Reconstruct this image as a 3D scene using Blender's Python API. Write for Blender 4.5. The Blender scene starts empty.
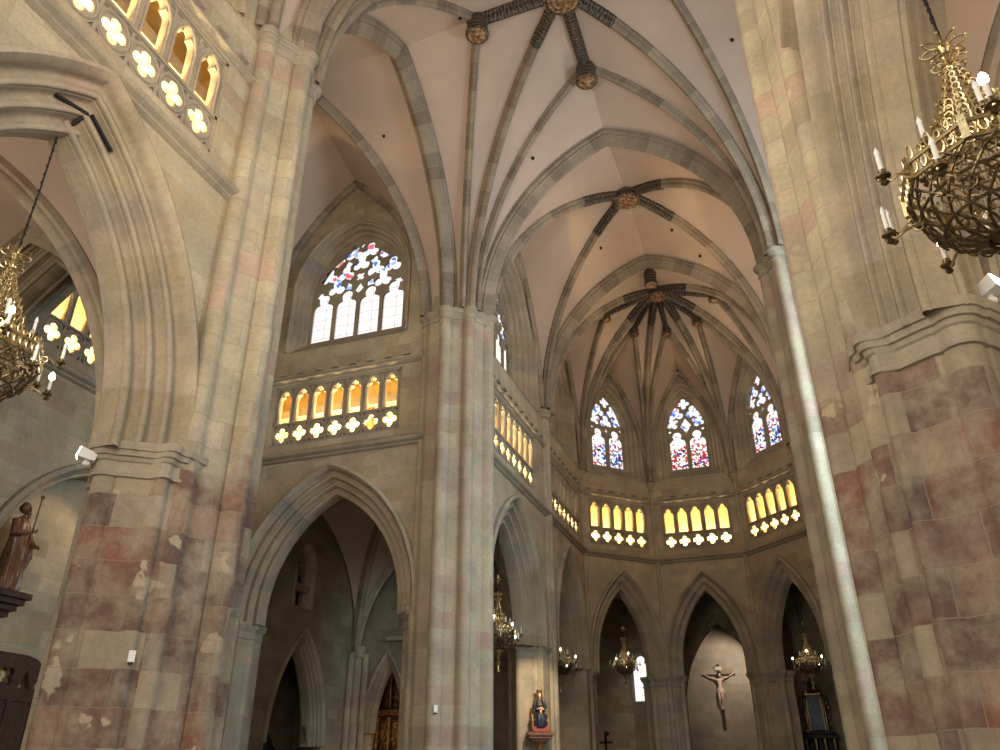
import bpy, bmesh, math, random
from mathutils import Vector, Matrix
random.seed(7)
PI = math.pi
SC = bpy.context.scene
COL = SC.collection
EYE = 1.6            # eye height above the floor; heights below are measured from the eye

# ------------------------------------------------------------------ camera
def _cam_basis():
    def d(p):
        return Vector((p[0]-500, -(p[1]-375), -793.0)).normalized()
    Z = d((495, -1148)); Y = d((818, 788)); Y = (Y - Z*Y.dot(Z)).normalized(); X = Y.cross(Z)
    return Matrix((X, Y, Z))
cam_data = bpy.data.cameras.new('camera'); cam = bpy.data.objects.new('camera', cam_data); COL.objects.link(cam)
cam_data.sensor_width = 36; cam_data.lens = 793/1000*36; cam_data.clip_start = .05; cam_data.clip_end = 500
cam.matrix_world = Matrix.Translation((0, 0, EYE)) @ _cam_basis().to_4x4()
SC.camera = cam

# ------------------------------------------------------------------ world, exposure
W = bpy.data.worlds.new('sky'); SC.world = W; W.use_nodes = True
wn = W.node_tree.nodes; bg = wn['Background']
bg.inputs[0].default_value = (1, .955, .89, 1); bg.inputs[1].default_value = 1.35
SC.view_settings.view_transform = 'Standard'; SC.view_settings.look = 'None'
SC.view_settings.gamma = 1; SC.view_settings.use_curve_mapping = False
SC.view_settings.exposure = -0.12
SC.cycles.max_bounces = 8; SC.cycles.diffuse_bounces = 5; SC.cycles.transparent_max_bounces = 12
SC.cycles.use_denoising = True; SC.cycles.sample_clamp_indirect = 4

def light(kind, name, loc, energy, color, size=.3, aim=None, size_y=None, spot=None):
    L = bpy.data.lights.new(name, kind); L.energy = energy; L.color = color
    if kind == 'AREA':
        L.size = size
        if size_y: L.shape = 'RECTANGLE'; L.size_y = size_y
        if spot: L.spread = math.radians(spot)
    elif kind in ('POINT', 'SPOT'):
        L.shadow_soft_size = size
        if kind == 'SPOT': L.spot_size = math.radians(spot or 100); L.spot_blend = .6
    o = bpy.data.objects.new(name, L); COL.objects.link(o); o.location = (loc[0], loc[1], loc[2]+EYE)
    if aim is not None:
        v = Vector(aim) - Vector(loc); o.rotation_euler = v.to_track_quat('-Z', 'Y').to_euler()
    return o
WARM = (1, .80, .58); WARM2 = (1, .88, .72)
# stand-in area lights for floodlighting and daylight in each zone, mostly clear of piers
light('AREA', 'flood_nave', (-3.7, 1.0, 7), 400, (1, .92, .76), 2.5, (-5, 14, 10))
light('AREA', 'flood_vault', (-3.7, 5.0, 9), 470, (1, .80, .62), 2.0, (-4, 18, 22))
light('AREA', 'flood_right', (-7.5, 3.5, 5.5), 270, (1, .77, .54), 1.2, (2.2, 9, 5))
light('AREA', 'flood_transept', (-10.9, 13.2, 13.4), 170, WARM2, .8, (-13.6, 19, 22))
light('AREA', 'flood_choir', (.9, 24.0, 14.0), 310, WARM, .8, (-5.5, 27.5, 22))
light('AREA', 'flood_apse', (.6, 31.4, 14.2), 120, WARM2, .6, (-5, 35, 21))
light('AREA', 'flood_aisle', (-13.5, 3.5, 4.9), 150, WARM, .8, (-14, 8, 10.5))
light('AREA', 'flood_aisle_right', (5.5, 4.5, 4.9), 160, WARM, .8, (5, 9, 10.5))
light('AREA', 'daylight_south_transept', (6.8, 16.6, 9), 2200, (.62, .84, 1), 5, (0, 21.5, 8))

# ------------------------------------------------------------------ node materials
def nd(nt, t, **kw):
    n = nt.nodes.new(t)
    for k, v in kw.items(): setattr(n, k, v)
    return n
def new_mat(name):
    m = bpy.data.materials.new(name); m.use_nodes = True; nt = m.node_tree
    return m, nt, nt.nodes['Principled BSDF'], nt.nodes['Material Output']
def ramp(nt, stops, interp='LINEAR'):
    r = nd(nt, 'ShaderNodeValToRGB'); cr = r.color_ramp; cr.interpolation = interp
    while len(cr.elements) < len(stops): cr.elements.new(.5)
    for e, (p, c) in zip(cr.elements, stops): e.position = p; e.color = (*c, 1)
    return r
def noise(nt, scale, detail=3, rough=.6, vec=None):
    n = nd(nt, 'ShaderNodeTexNoise'); n.inputs['Scale'].default_value = scale
    n.inputs['Detail'].default_value = detail; n.inputs['Roughness'].default_value = rough
    if vec: nt.links.new(vec, n.inputs['Vector'])
    return n
def mixc(nt, fac, a, b, mode='MIX'):
    m = nd(nt, 'ShaderNodeMix', data_type='RGBA', blend_type=mode)
    for sock, v in ((m.inputs[0], fac), (m.inputs[6], a), (m.inputs[7], b)):
        if hasattr(v, 'links'): nt.links.new(v, sock)
        elif isinstance(v, (int, float)): sock.default_value = v
        else: sock.default_value = (*v, 1)
    return m.outputs[2]
def stone(name, stops, bw=.95, rh=.44, mortar=(.34, .30, .22), msize=.010, lower=None, zlow=5.9, rough=.9, bump=.5):
    m, nt, P, out = new_mat(name); L = nt.links
    uv = nd(nt, 'ShaderNodeUVMap'); geo = nd(nt, 'ShaderNodeNewGeometry')
    wob = noise(nt, 3.0, 2, .5, geo.outputs['Position'])
    add = nd(nt, 'ShaderNodeVectorMath', operation='MULTIPLY_ADD')
    L.new(wob.outputs['Color'], add.inputs[0]); add.inputs[1].default_value = (.035, .035, 0); L.new(uv.outputs[0], add.inputs[2])
    b = nd(nt, 'ShaderNodeTexBrick'); L.new(add.outputs[0], b.inputs['Vector'])
    b.inputs['Scale'].default_value = 1; b.inputs['Brick Width'].default_value = bw; b.inputs['Row Height'].default_value = rh
    b.inputs['Mortar Size'].default_value = msize; b.inputs['Mortar Smooth'].default_value = .3
    b.inputs['Color1'].default_value = (0, 0, 0, 1); b.inputs['Color2'].default_value = (1, 1, 1, 1); b.inputs['Mortar'].default_value = (.4, .4, .4, 1)
    r = ramp(nt, stops); L.new(b.outputs['Color'], r.inputs[0]); col = r.outputs[0]
    if lower:
        r2 = ramp(nt, lower, 'LINEAR'); L.new(b.outputs['Color'], r2.inputs[0])
        sep = nd(nt, 'ShaderNodeSeparateXYZ'); L.new(geo.outputs['Position'], sep.inputs[0])
        n2 = noise(nt, .9, 2, .5, geo.outputs['Position'])
        ma = nd(nt, 'ShaderNodeMath', operation='MULTIPLY_ADD'); L.new(n2.outputs[0], ma.inputs[0]); ma.inputs[1].default_value = 2.2; L.new(sep.outputs[2], ma.inputs[2])
        mr = nd(nt, 'ShaderNodeMapRange'); L.new(ma.outputs[0], mr.inputs[0])
        mr.inputs[1].default_value = zlow+1.5; mr.inputs[2].default_value = zlow+.9
        n5 = noise(nt, 2.3, 5, .65, geo.outputs['Position']); r5 = ramp(nt, [(.40, (1, 1, 1)), (.66, (.35, .35, .35))]); L.new(n5.outputs[0], r5.inputs[0])
        mm = nd(nt, 'ShaderNodeMath', operation='MULTIPLY'); L.new(mr.outputs[0], mm.inputs[0]); L.new(r5.outputs[0], mm.inputs[1])
        col = mixc(nt, mm.outputs[0], col, r2.outputs[0])
        # flaked plaster patches left on the old blocks
        n3 = noise(nt, 1.9, 3, .45, geo.outputs['Position']); r3 = ramp(nt, [(.665, (0, 0, 0)), (.68, (1, 1, 1))]); L.new(n3.outputs[0], r3.inputs[0])
        col = mixc(nt, r3.outputs[0], col, (.42, .34, .24))
    n1 = noise(nt, 1.1, 4, .6, geo.outputs['Position']); rr = ramp(nt, [(.3, (.74, .74, .76)), (.7, (1.14, 1.1, 1.05))]); L.new(n1.outputs[0], rr.inputs[0])
    col = mixc(nt, 1.0, col, rr.outputs[0], 'MULTIPLY')
    n4 = noise(nt, 14, 4, .7, geo.outputs['Position']); r4 = ramp(nt, [(.3, (.86, .86, .86)), (.7, (1.1, 1.1, 1.1))]); L.new(n4.outputs[0], r4.inputs[0])
    col = mixc(nt, 1.0, col, r4.outputs[0], 'MULTIPLY')
    col = mixc(nt, b.outputs['Fac'], col, mortar)
    L.new(col, P.inputs['Base Color']); P.inputs['Roughness'].default_value = rough; P.inputs['Specular IOR Level'].default_value = .25
    bp = nd(nt, 'ShaderNodeBump'); bp.inputs['Strength'].default_value = bump; bp.inputs['Distance'].default_value = .02
    hm = nd(nt, 'ShaderNodeMath', operation='SUBTRACT'); L.new(n4.outputs[0], hm.inputs[0]); L.new(b.outputs['Fac'], hm.inputs[1])
    L.new(hm.outputs[0], bp.inputs['Height']); L.new(bp.outputs[0], P.inputs['Normal'])
    return m
BEI = [(0, (.34, .27, .17)), (.3, (.42, .35, .235)), (.55, (.38, .33, .23)), (.8, (.46, .39, .28)), (1, (.36, .27, .19))]
M = {}
M['wall'] = stone('ashlar_stone', BEI)
M['pier'] = stone('pier_stone', [(0, (.34, .28, .19)), (.4, (.41, .355, .25)), (.65, (.37, .32, .24)), (.85, (.38, .27, .21)), (1, (.43, .375, .28))], 1.0, .5, mortar=(.38, .33, .24), msize=.006)
M['pier_red'] = stone('pier_stone_reddish', [(0, (.33, .275, .19)), (.45, (.41, .36, .25)), (.72, (.36, .32, .24)), (.84, (.36, .25, .19)), (1, (.43, .38, .28))], .95, .5,
    mortar=(.27, .215, .155), msize=.006, lower=[(0, (.36, .30, .205)), (.2, (.31, .25, .175)), (.3, (.175, .098, .075)), (.5, (.145, .095, .08)), (.62, (.23, .11, .07)), (.72, (.16, .11, .095)), (.82, (.20, .10, .07)), (.9, (.33, .27, .19)), (1, (.20, .16, .13))], zlow=6.2)
M['arch'] = stone('arch_stone', [(0, (.34, .28, .19)), (.35, (.40, .34, .25)), (.6, (.36, .26, .20)), (.8, (.30, .27, .22)), (1, (.43, .35, .25))], 8, .62, mortar=(.33, .28, .21), msize=.005)
M['rib'] = stone('rib_stone', [(0, (.21, .165, .12)), (.4, (.30, .245, .18)), (.65, (.24, .195, .14)), (1, (.34, .28, .21))], 8, .5, mortar=(.38, .33, .26), msize=.006)
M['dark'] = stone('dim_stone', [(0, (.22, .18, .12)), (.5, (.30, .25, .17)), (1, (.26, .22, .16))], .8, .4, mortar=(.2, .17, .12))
M['trac'] = stone('tracery_stone', [(0, (.31, .265, .195)), (1, (.37, .32, .24))], 2, 1.0, mortar=(.33, .28, .2), msize=.004)
def plain(name, col, rough=.8, metal=0, nscale=2.5, amt=.15, emit=None, bump=0, spec=.4):
    m, nt, P, out = new_mat(name); L = nt.links
    geo = nd(nt, 'ShaderNodeNewGeometry'); n = noise(nt, nscale, 4, .6, geo.outputs['Position'])
    r = ramp(nt, [(.3, tuple(c*(1-amt) for c in col)), (.7, tuple(min(1, c*(1+amt)) for c in col))]); L.new(n.outputs[0], r.inputs[0])
    L.new(r.outputs[0], P.inputs['Base Color']); P.inputs['Roughness'].default_value = rough; P.inputs['Metallic'].default_value = metal
    P.inputs['Specular IOR Level'].default_value = spec
    if emit: P.inputs['Emission Color'].default_value = (*emit[0], 1); P.inputs['Emission Strength'].default_value = emit[1]
    if bump:
        bp = nd(nt, 'ShaderNodeBump'); bp.inputs['Strength'].default_value = bump; bp.inputs['Distance'].default_value = .02
        L.new(n.outputs[0], bp.inputs['Height']); L.new(bp.outputs[0], P.inputs['Normal'])
    return m
M['plaster'] = plain('vault_plaster', (.45, .34, .27), .9, nscale=.5, amt=.07)
M['gallery'] = plain('gallery_plaster', (.72, .56, .27), .85, nscale=1.5, amt=.2, bump=.3)
M['brass'] = plain('gilded_brass', (.62, .49, .27), .30, 1, 20, .25)
M['bronze'] = plain('dark_bronze', (.16, .115, .06), .38, .9, 20, .4)
M['iron'] = plain('black_iron', (.02, .018, .016), .6, .3)
M['wood'] = plain('dark_oak', (.055, .026, .014), .55, 0, 9, .4, bump=.2)
M['carved'] = plain('carved_wood', (.17, .075, .035), .35, 0, 6, .4, bump=.2)
M['gilt'] = plain('old_gilt', (.28, .15, .06), .4, .6, 12, .5)
M['orange'] = plain('varnished_door', (.42, .11, .03), .5, 0, 5, .2)
M['white'] = plain('lamp_housing', (.75, .74, .70), .4, 0, 4, .04)
M['candle'] = plain('candle_tube', (.85, .82, .74), .4, 0, 4, .03)
M['bulb'] = plain('lit_bulb', (1, .93, .8), .3, 0, 4, .0, emit=((1, .86, .62), 26))
M['glassbulb'] = plain('unlit_bulb', (.85, .85, .82), .15, 0, 4, .02)
M['lens'] = plain('lamp_lens', (1, 1, 1), .3, 0, 4, 0, emit=((1, .95, .85), 22))
M['skin'] = plain('painted_flesh', (.72, .50, .36), .55, 0, 6, .1)
M['blue'] = plain('painted_blue_robe', (.018, .022, .036), .5, 0, 8, .3)
M['redp'] = plain('painted_red', (.32, .05, .03), .5, 0, 8, .3)
M['paper'] = plain('painted_board', (.6, .5, .36), .6)
M['floor'] = stone('paving_stone', [(0, (.25, .22, .18)), (1, (.36, .32, .27))], .8, .8, mortar=(.12, .1, .08), rough=.5)
# black ribs painted with gilded scrolls
def painted():
    m, nt, P, out = new_mat('gilded_black_paint'); L = nt.links
    uv = nd(nt, 'ShaderNodeUVMap')
    v = nd(nt, 'ShaderNodeTexVoronoi', feature='DISTANCE_TO_EDGE'); v.inputs['Scale'].default_value = 6.5; L.new(uv.outputs[0], v.inputs['Vector'])
    w = nd(nt, 'ShaderNodeTexWave', wave_type='RINGS'); w.inputs['Scale'].default_value = 2.6; w.inputs['Distortion'].default_value = 7; L.new(uv.outputs[0], w.inputs['Vector'])
    r = ramp(nt, [(.0, (1, 1, 1)), (.025, (1, 1, 1)), (.045, (0, 0, 0))]); L.new(v.outputs['Distance'], r.inputs[0])
    r2 = ramp(nt, [(.80, (0, 0, 0)), (.9, (1, 1, 1))]); L.new(w.outputs['Color'], r2.inputs[0])
    mx = mixc(nt, 1.0, r.outputs[0], r2.outputs[0], 'LIGHTEN')
    c = mixc(nt, mx, (.010, .008, .008), (.15, .11, .07)); L.new(c, P.inputs['Base Color']); P.inputs['Roughness'].default_value = .6
    return m
M['painted'] = painted()
def medallion():
    m, nt, P, out = new_mat('painted_medallion'); L = nt.links
    geo = nd(nt, 'ShaderNodeNewGeometry'); n = noise(nt, 7, 3, .6, geo.outputs['Position'])
    r = ramp(nt, [(.35, (.05, .02, .01)), (.5, (.22, .11, .05)), (.65, (.42, .27, .14))]); L.new(n.outputs[0], r.inputs[0])
    L.new(r.outputs[0], P.inputs['Base Color']); P.inputs['Roughness'].default_value = .5
    return m
M['medal'] = medallion()
def glass(name, kind):
    m, nt, P, out = new_mat(name); L = nt.links; nt.nodes.remove(P)
    tr = nd(nt, 'ShaderNodeBsdfTransparent'); gl = nd(nt, 'ShaderNodeBsdfGlossy'); gl.inputs['Roughness'].default_value = .2
    mx = nd(nt, 'ShaderNodeMixShader'); mx.inputs[0].default_value = .03
    L.new(tr.outputs[0], mx.inputs[1]); L.new(gl.outputs[0], mx.inputs[2]); L.new(mx.outputs[0], out.inputs[0])
    uv = nd(nt, 'ShaderNodeUVMap')
    if kind == 'clear':
        b = nd(nt, 'ShaderNodeTexBrick'); L.new(uv.outputs[0], b.inputs['Vector'])
        b.inputs['Brick Width'].default_value = .5; b.inputs['Row Height'].default_value = .42; b.inputs['Scale'].default_value = 1; b.inputs['Mortar Size'].default_value = .008; b.offset = 0
        b.inputs['Color1'].default_value = (.95, .97, 1, 1); b.inputs['Color2'].default_value = (1, .95, .93, 1); b.inputs['Mortar'].default_value = (.25, .25, .3, 1)
        L.new(b.outputs[0], tr.inputs[0])
    elif kind == 'edge':      # tracery lights: pale with blue, violet and red borders
        v = nd(nt, 'ShaderNodeTexVoronoi'); v.inputs['Scale'].default_value = 5.5; L.new(uv.outputs[0], v.inputs['Vector'])
        s = nd(nt, 'ShaderNodeSeparateColor'); L.new(v.outputs['Color'], s.inputs[0])
        r = ramp(nt, [(0, (.9, .95, 1)), (.55, (1, 1, 1)), (.66, (.35, .5, 1)), (.76, (.1, .2, .9)), (.86, (.9, .85, 1)), (.95, (.8, .15, .2))], 'CONSTANT'); L.new(s.outputs[0], r.inputs[0])
        L.new(r.outputs[0], tr.inputs[0])
    else:                      # figures: strong colour low down, overexposed white put into the colour above
        v = nd(nt, 'ShaderNodeTexVoronoi'); v.inputs['Scale'].default_value = 9.5; L.new(uv.outputs[0], v.inputs['Vector'])
        s = nd(nt, 'ShaderNodeSeparateColor'); L.new(v.outputs['Color'], s.inputs[0])
        cols = {'blue': [(0, (1, 1, 1)), (.42, (.02, .04, .5)), (.5, (.6, .02, .03)), (.62, (.08, .3, .7)), (.74, (.03, .03, .05)), (.84, (.95, .95, 1)), (.93, (.03, .25, .12))],
                'red': [(0, (1, 1, 1)), (.36, (.55, .02, .02)), (.55, (.75, .06, .05)), (.68, (.03, .03, .05)), (.76, (.05, .08, .5)), (.86, (.95, .9, .9)), (.95, (.05, .35, .3))]}[kind]
        r = ramp(nt, cols, 'CONSTANT'); L.new(s.outputs[0], r.inputs[0])
        r1 = ramp(nt, [(0, (1, 1, 1)), (.8, (.95, .97, 1)), (.86, (.45, .2, .25)), (.93, (.25, .3, .4))], 'CONSTANT'); L.new(s.outputs[1], r1.inputs[0])
        sp = nd(nt, 'ShaderNodeSeparateXYZ'); L.new(uv.outputs[0], sp.inputs[0])
        n = noise(nt, 2.2, 2, .5, uv.outputs[0]); a = nd(nt, 'ShaderNodeMath', operation='MULTIPLY_ADD'); L.new(n.outputs[0], a.inputs[0]); a.inputs[1].default_value = 1.2; L.new(sp.outputs[1], a.inputs[2])
        mr = nd(nt, 'ShaderNodeMapRange'); L.new(a.outputs[0], mr.inputs[0]); mr.inputs[1].default_value = 16.75; mr.inputs[2].default_value = 16.9
        c = mixc(nt, mr.outputs[0], r.outputs[0], r1.outputs[0])
        e = nd(nt, 'ShaderNodeTexVoronoi', feature='DISTANCE_TO_EDGE'); e.inputs['Scale'].default_value = 9.5; L.new(uv.outputs[0], e.inputs['Vector'])
        re = ramp(nt, [(0, (.3, .3, .35)), (.03, (1, 1, 1))]); L.new(e.outputs['Distance'], re.inputs[0])
        c = mixc(nt, 1.0, c, re.outputs[0], 'MULTIPLY'); L.new(c, tr.inputs[0])
    return m
M['clear'] = glass('leaded_glass', 'clear'); M['edge'] = glass('bordered_glass', 'edge')
M['sblue'] = glass('stained_glass_blue', 'blue'); M['sred'] = glass('stained_glass_red', 'red')

# ------------------------------------------------------------------ mesh builder
ZV = Vector((0, 0, 1))
def wloc(o):
    v = Vector((0, 0, 0))
    while o is not None: v = v + o.location; o = o.parent
    return v
class MB:
    def __init__(s): s.v = []; s.f = []; s.uv = []
    def vert(s, p): s.v.append(Vector(p)); return len(s.v)-1
    def face(s, idx, uv=None): s.f.append(tuple(idx)); s.uv.append(uv)
    def grid(s, rows, uvs=None, close=False):
        base = len(s.v); nr = len(rows); nc = len(rows[0])
        for r in rows:
            for p in r: s.v.append(Vector(p))
        for i in range(nr-1):
            for j in range(nc if close else nc-1):
                k = (j+1) % nc
                s.f.append((base+i*nc+j, base+i*nc+k, base+(i+1)*nc+k, base+(i+1)*nc+j))
                if uvs:
                    j2 = j+1
                    s.uv.append([uvs(i, j), uvs(i, j2), uvs(i+1, j2), uvs(i+1, j)])
                else: s.uv.append(None)
    def box(s, c, size, rz=0, mat=None):
        b = len(s.v); R = Matrix.Rotation(rz, 3, 'Z') if mat is None else mat
        for x in (-.5, .5):
            for y in (-.5, .5):
                for z in (-.5, .5):
                    s.v.append(Vector(c) + R @ Vector((x*size[0], y*size[1], z*size[2])))
        for q in ((0, 1, 3, 2), (4, 6, 7, 5), (0, 4, 5, 1), (2, 3, 7, 6), (0, 2, 6, 4), (1, 5, 7, 3)):
            s.face([b+i for i in q])
    def cyl(s, p0, p1, r0, r1=None, n=10, caps=True):
        s.tube([p0, p1], [r0, r0 if r1 is None else r1], n, caps)
    def tube(s, pts, radii, n=8, caps=True):
        pts = [Vector(p) for p in pts]
        if not isinstance(radii, (list, tuple)): radii = [radii]*len(pts)
        rows = []; prev = None
        for i, p in enumerate(pts):
            t = (pts[min(i+1, len(pts)-1)] - pts[max(i-1, 0)])
            t = t.normalized() if t.length > 1e-9 else Vector((0, 0, 1))
            a = prev if prev is not None else (Vector((1, 0, 0)) if abs(t.x) < .9 else Vector((0, 1, 0)))
            a = (a - t*a.dot(t)).normalized(); prev = a; b = t.cross(a)
            rows.append([p + (a*math.cos(2*PI*k/n) + b*math.sin(2*PI*k/n))*radii[i] for k in range(n)])
        base = len(s.v); s.grid(rows, None, True)
        if caps:
            s.face(list(range(base+n-1, base-1, -1))); m = len(pts)-1; s.face([base+m*n+k for k in range(n)])
    def lathe(s, prof, c=(0, 0, 0), n=16, lobes=None):
        c = Vector(c); rows = []
        for (r, z) in prof:
            rows.append([c + Vector((r*math.cos(2*PI*k/n), r*math.sin(2*PI*k/n), z)) for k in range(n)])
        s.grid(rows, None, True)
        b = len(s.v)-n; s.face([b+k for k in range(n)]); b0 = len(s.v)-n*len(prof); s.face([b0+n-1-k for k in range(n)])
    def ball(s, c, r, n=10, sz=1, m=7):
        s.lathe([(max(.001, r*math.sin(PI*i/m)), -r*sz*math.cos(PI*i/m)) for i in range(m+1)], c, n)
    def sweep(s, O, U, N, pts, prof, v0=0):
        """sweep profile (s along N, d inward) along 2D pts in the vertical plane O,U,Z"""
        O = Vector(O); U = Vector(U); N = Vector(N); rows = []; vs = [v0]
        for i in range(1, len(pts)): vs.append(vs[-1] + math.hypot(pts[i][0]-pts[i-1][0], pts[i][1]-pts[i-1][1]))
        us = [0]
        for i in range(1, len(prof)): us.append(us[-1] + math.hypot(prof[i][0]-prof[i-1][0], prof[i][1]-prof[i-1][1]))
        for i, p in enumerate(pts):
            def tan(a, b):
                l = math.hypot(b[0]-a[0], b[1]-a[1]) or 1; return ((b[0]-a[0])/l, (b[1]-a[1])/l)
            t0 = tan(pts[i-1], p) if i > 0 else tan(p, pts[i+1]); t1 = tan(p, pts[i+1]) if i < len(pts)-1 else t0
            t = (t0[0]+t1[0], t0[1]+t1[1]); l = math.hypot(*t) or 1; t = (t[0]/l, t[1]/l)
            k = 1/max(.35, t[0]*t0[0]+t[1]*t0[1]); D = (t[1]*k, -t[0]*k)
            rows.append([O + U*(p[0]+D[0]*d) + ZV*(p[1]+D[1]*d) + N*sd for (sd, d) in prof])
        s.grid(rows, lambda i, j: (us[j], vs[i]))
    def build(s, name, mat, parent=None, local=False, angle=35, smooth=True, keep=False):
        me = bpy.data.meshes.new(name)
        off = Vector((0, 0, 0))
        if not local:
            off = Vector((0, 0, EYE))
            if parent is not None: off = off - wloc(parent)
        vs = [v+off for v in s.v]; loc = Vector((0, 0, 0))
        if not local and parent is None and vs:
            xs = [v.x for v in vs]; ys = [v.y for v in vs]; zs = [v.z for v in vs]
            loc = Vector(((min(xs)+max(xs))/2, (min(ys)+max(ys))/2, min(zs))); 
        me.from_pydata([v-loc for v in vs], [], s.f)
        uvl = me.uv_layers.new(name='UVMap'); me.validate(clean_customdata=False)
        if len(me.polygons) == len(s.f):
            for p, u in zip(me.polygons, s.uv):
                if u is None:
                    n = p.normal; t = ZV.cross(n) if abs(n.z) < .8 else Vector((1, 0, 0)); t = t.normalized()
                    w = ZV if abs(n.z) < .8 else Vector((0, 1, 0))
                    for li, vi in zip(p.loop_indices, p.vertices): q = vs[vi]; uvl.data[li].uv = (q.dot(t), q.dot(w))
                else:
                    for li, q in zip(p.loop_indices, u): uvl.data[li].uv = q
        bm = bmesh.new(); bm.from_mesh(me); bmesh.ops.recalc_face_normals(bm, faces=bm.faces); bm.to_mesh(me); bm.free()
        if smooth:
            for p in me.polygons: p.use_smooth = True
            me.set_sharp_from_angle(angle=math.radians(angle))
        me.materials.append(mat)
        o = bpy.data.objects.new(name, me); COL.objects.link(o); o.location = loc
        if parent is not None: o.parent = parent; o.location = (0, 0, 0)
        return o
    def copyfrom(s, other, T):
        b = len(s.v); s.v += [T @ v for v in other.v]; s.f += [tuple(i+b for i in f) for f in other.f]; s.uv += other.uv

def tag(o, label=None, cat=None, group=None, kind=None):
    if label: o['label'] = label
    if cat: o['category'] = cat
    if group: o['group'] = group
    if kind: o['kind'] = kind
    return o
def thing(name, loc, label=None, cat=None, group=None, kind=None, rz=0):
    o = bpy.data.objects.new(name, None); COL.objects.link(o); o.location = (loc[0], loc[1], loc[2]+EYE); o.rotation_euler = (0, 0, rz)
    o.empty_display_size = .2
    return tag(o, label, cat, group, kind)
def struct(name, mb, mat, parent=None, **k):
    o = mb.build(name, mat, parent, **k)
    if parent is None: o['kind'] = 'structure'
    return o
def copy_tree(o, parent=None):
    c = o.copy(); COL.objects.link(c)
    if parent is not None: c.parent = parent
    for ch in list(o.children): copy_tree(ch, c)
    return c

# outline with holes (they may overlap) -> solid plate, by constrained triangulation
from mathutils.geometry import delaunay_2d_cdt
def _inside(pt, poly):
    x, y = pt; c = False; n = len(poly); j = n-1
    for i in range(n):
        xi, yi = poly[i]; xj, yj = poly[j]
        if (yi > y) != (yj > y) and x < (xj-xi)*(y-yi)/(yj-yi)+xi: c = not c
        j = i
    return c
def plate(mb, O, U, N, outline, holes, depth, center=0, bevel=0):
    pts = []; edges = []
    for pl in [outline]+holes:
        b = len(pts); n = len(pl); pts += [Vector(p) for p in pl]; edges += [(b+i, b+(i+1) % n) for i in range(n)]
    vs, es, fs, *_ = delaunay_2d_cdt(pts, edges, [], 0, 1e-5)
    keep = []
    for f in fs:
        c = (sum(vs[i].x for i in f)/len(f), sum(vs[i].y for i in f)/len(f))
        if _inside(c, outline) and not any(_inside(c, h) for h in holes): keep.append(tuple(f))
    O = Vector(O); U = Vector(U); N = Vector(N); b = len(mb.v); nv = len(vs)
    for w in (depth/2+center, -depth/2+center):
        for v in vs: mb.v.append(O+U*v.x+ZV*v.y+N*w)
    cnt = {}
    for f in keep:
        mb.face([b+i for i in f]); mb.face([b+nv+i for i in f[::-1]])
        for a, c in zip(f, f[1:]+f[:1]): cnt[(a, c)] = 1
    for (a, c) in list(cnt):
        if (c, a) not in cnt: mb.face([b+a, b+nv+a, b+nv+c, b+c])

# ---- 2D shapes
def rect(x0, z0, x1, z1): return [(x0, z0), (x1, z0), (x1, z1), (x0, z1)]
def arc2(a, h, n=14):
    if h >= a*.98:
        r = (a*a+h*h)/(2*a); tm = math.acos(max(-1, min(1, (r-a)/r)))
        return [(r-r*math.cos(tm*i/n), r*math.sin(tm*i/n)) for i in range(n+1)]
    return [(a*(1-math.cos(PI/2*i/n)), h*math.sin(PI/2*i/n)) for i in range(n+1)]
def pointed(c, w, zb, zs, za, n=14):
    """opening path: left foot, left arc, apex, right arc, right foot"""
    A = arc2(w, za-zs, n); L = [(c-w+u, zs+z) for u, z in A]; Rr = [(c+w-u, zs+z) for u, z in A[::-1]][1:]
    return ([(c-w, zb)] if zb < zs else []) + L + Rr + ([(c+w, zb)] if zb < zs else [])
def foil(c, r, n, rot=0, k=.85, m=10):
    """n-lobed foil; r = outer radius"""
    d, rr = (.572*r, .418*r) if n > 3 else (.51*r, .49*r)
    pts = []
    for i in range(n*m):
        th = 2*PI*i/(n*m); ph = ((th + PI/n) % (2*PI/n)) - PI/n
        s = rr*rr - (d*math.sin(ph))**2; q = d*math.cos(ph) + math.sqrt(max(0, s))
        pts.append((c[0]+q*math.cos(th+rot), c[1]+q*math.sin(th+rot)))
    return pts
def lancet(c, w, z0, zt, lobe=.42):
    """light with round shoulders and a round lobe on top; w half width, zt top"""
    r = w*lobe*1.15; zc = zt-r; zn = zc-r*.75; zs = zn-w*.62
    pts = [(c-w, z0)]
    for i in range(7):
        t = i/6*PI/2*.95; pts.append((c-w*.38-(w*.62)*math.cos(t), zs+(zn-zs)*math.sin(t)))
    for i in range(11):
        t = math.radians(225-18-i*(270-36)/10); pts.append((c+r*math.cos(t), zc+r*math.sin(t)))
    return pts + [(2*c-x, z) for x, z in pts[:8][::-1]]
def circ(c, r, n=20): return [(c[0]+r*math.cos(2*PI*i/n), c[1]+r*math.sin(2*PI*i/n)) for i in range(n)]

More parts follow.
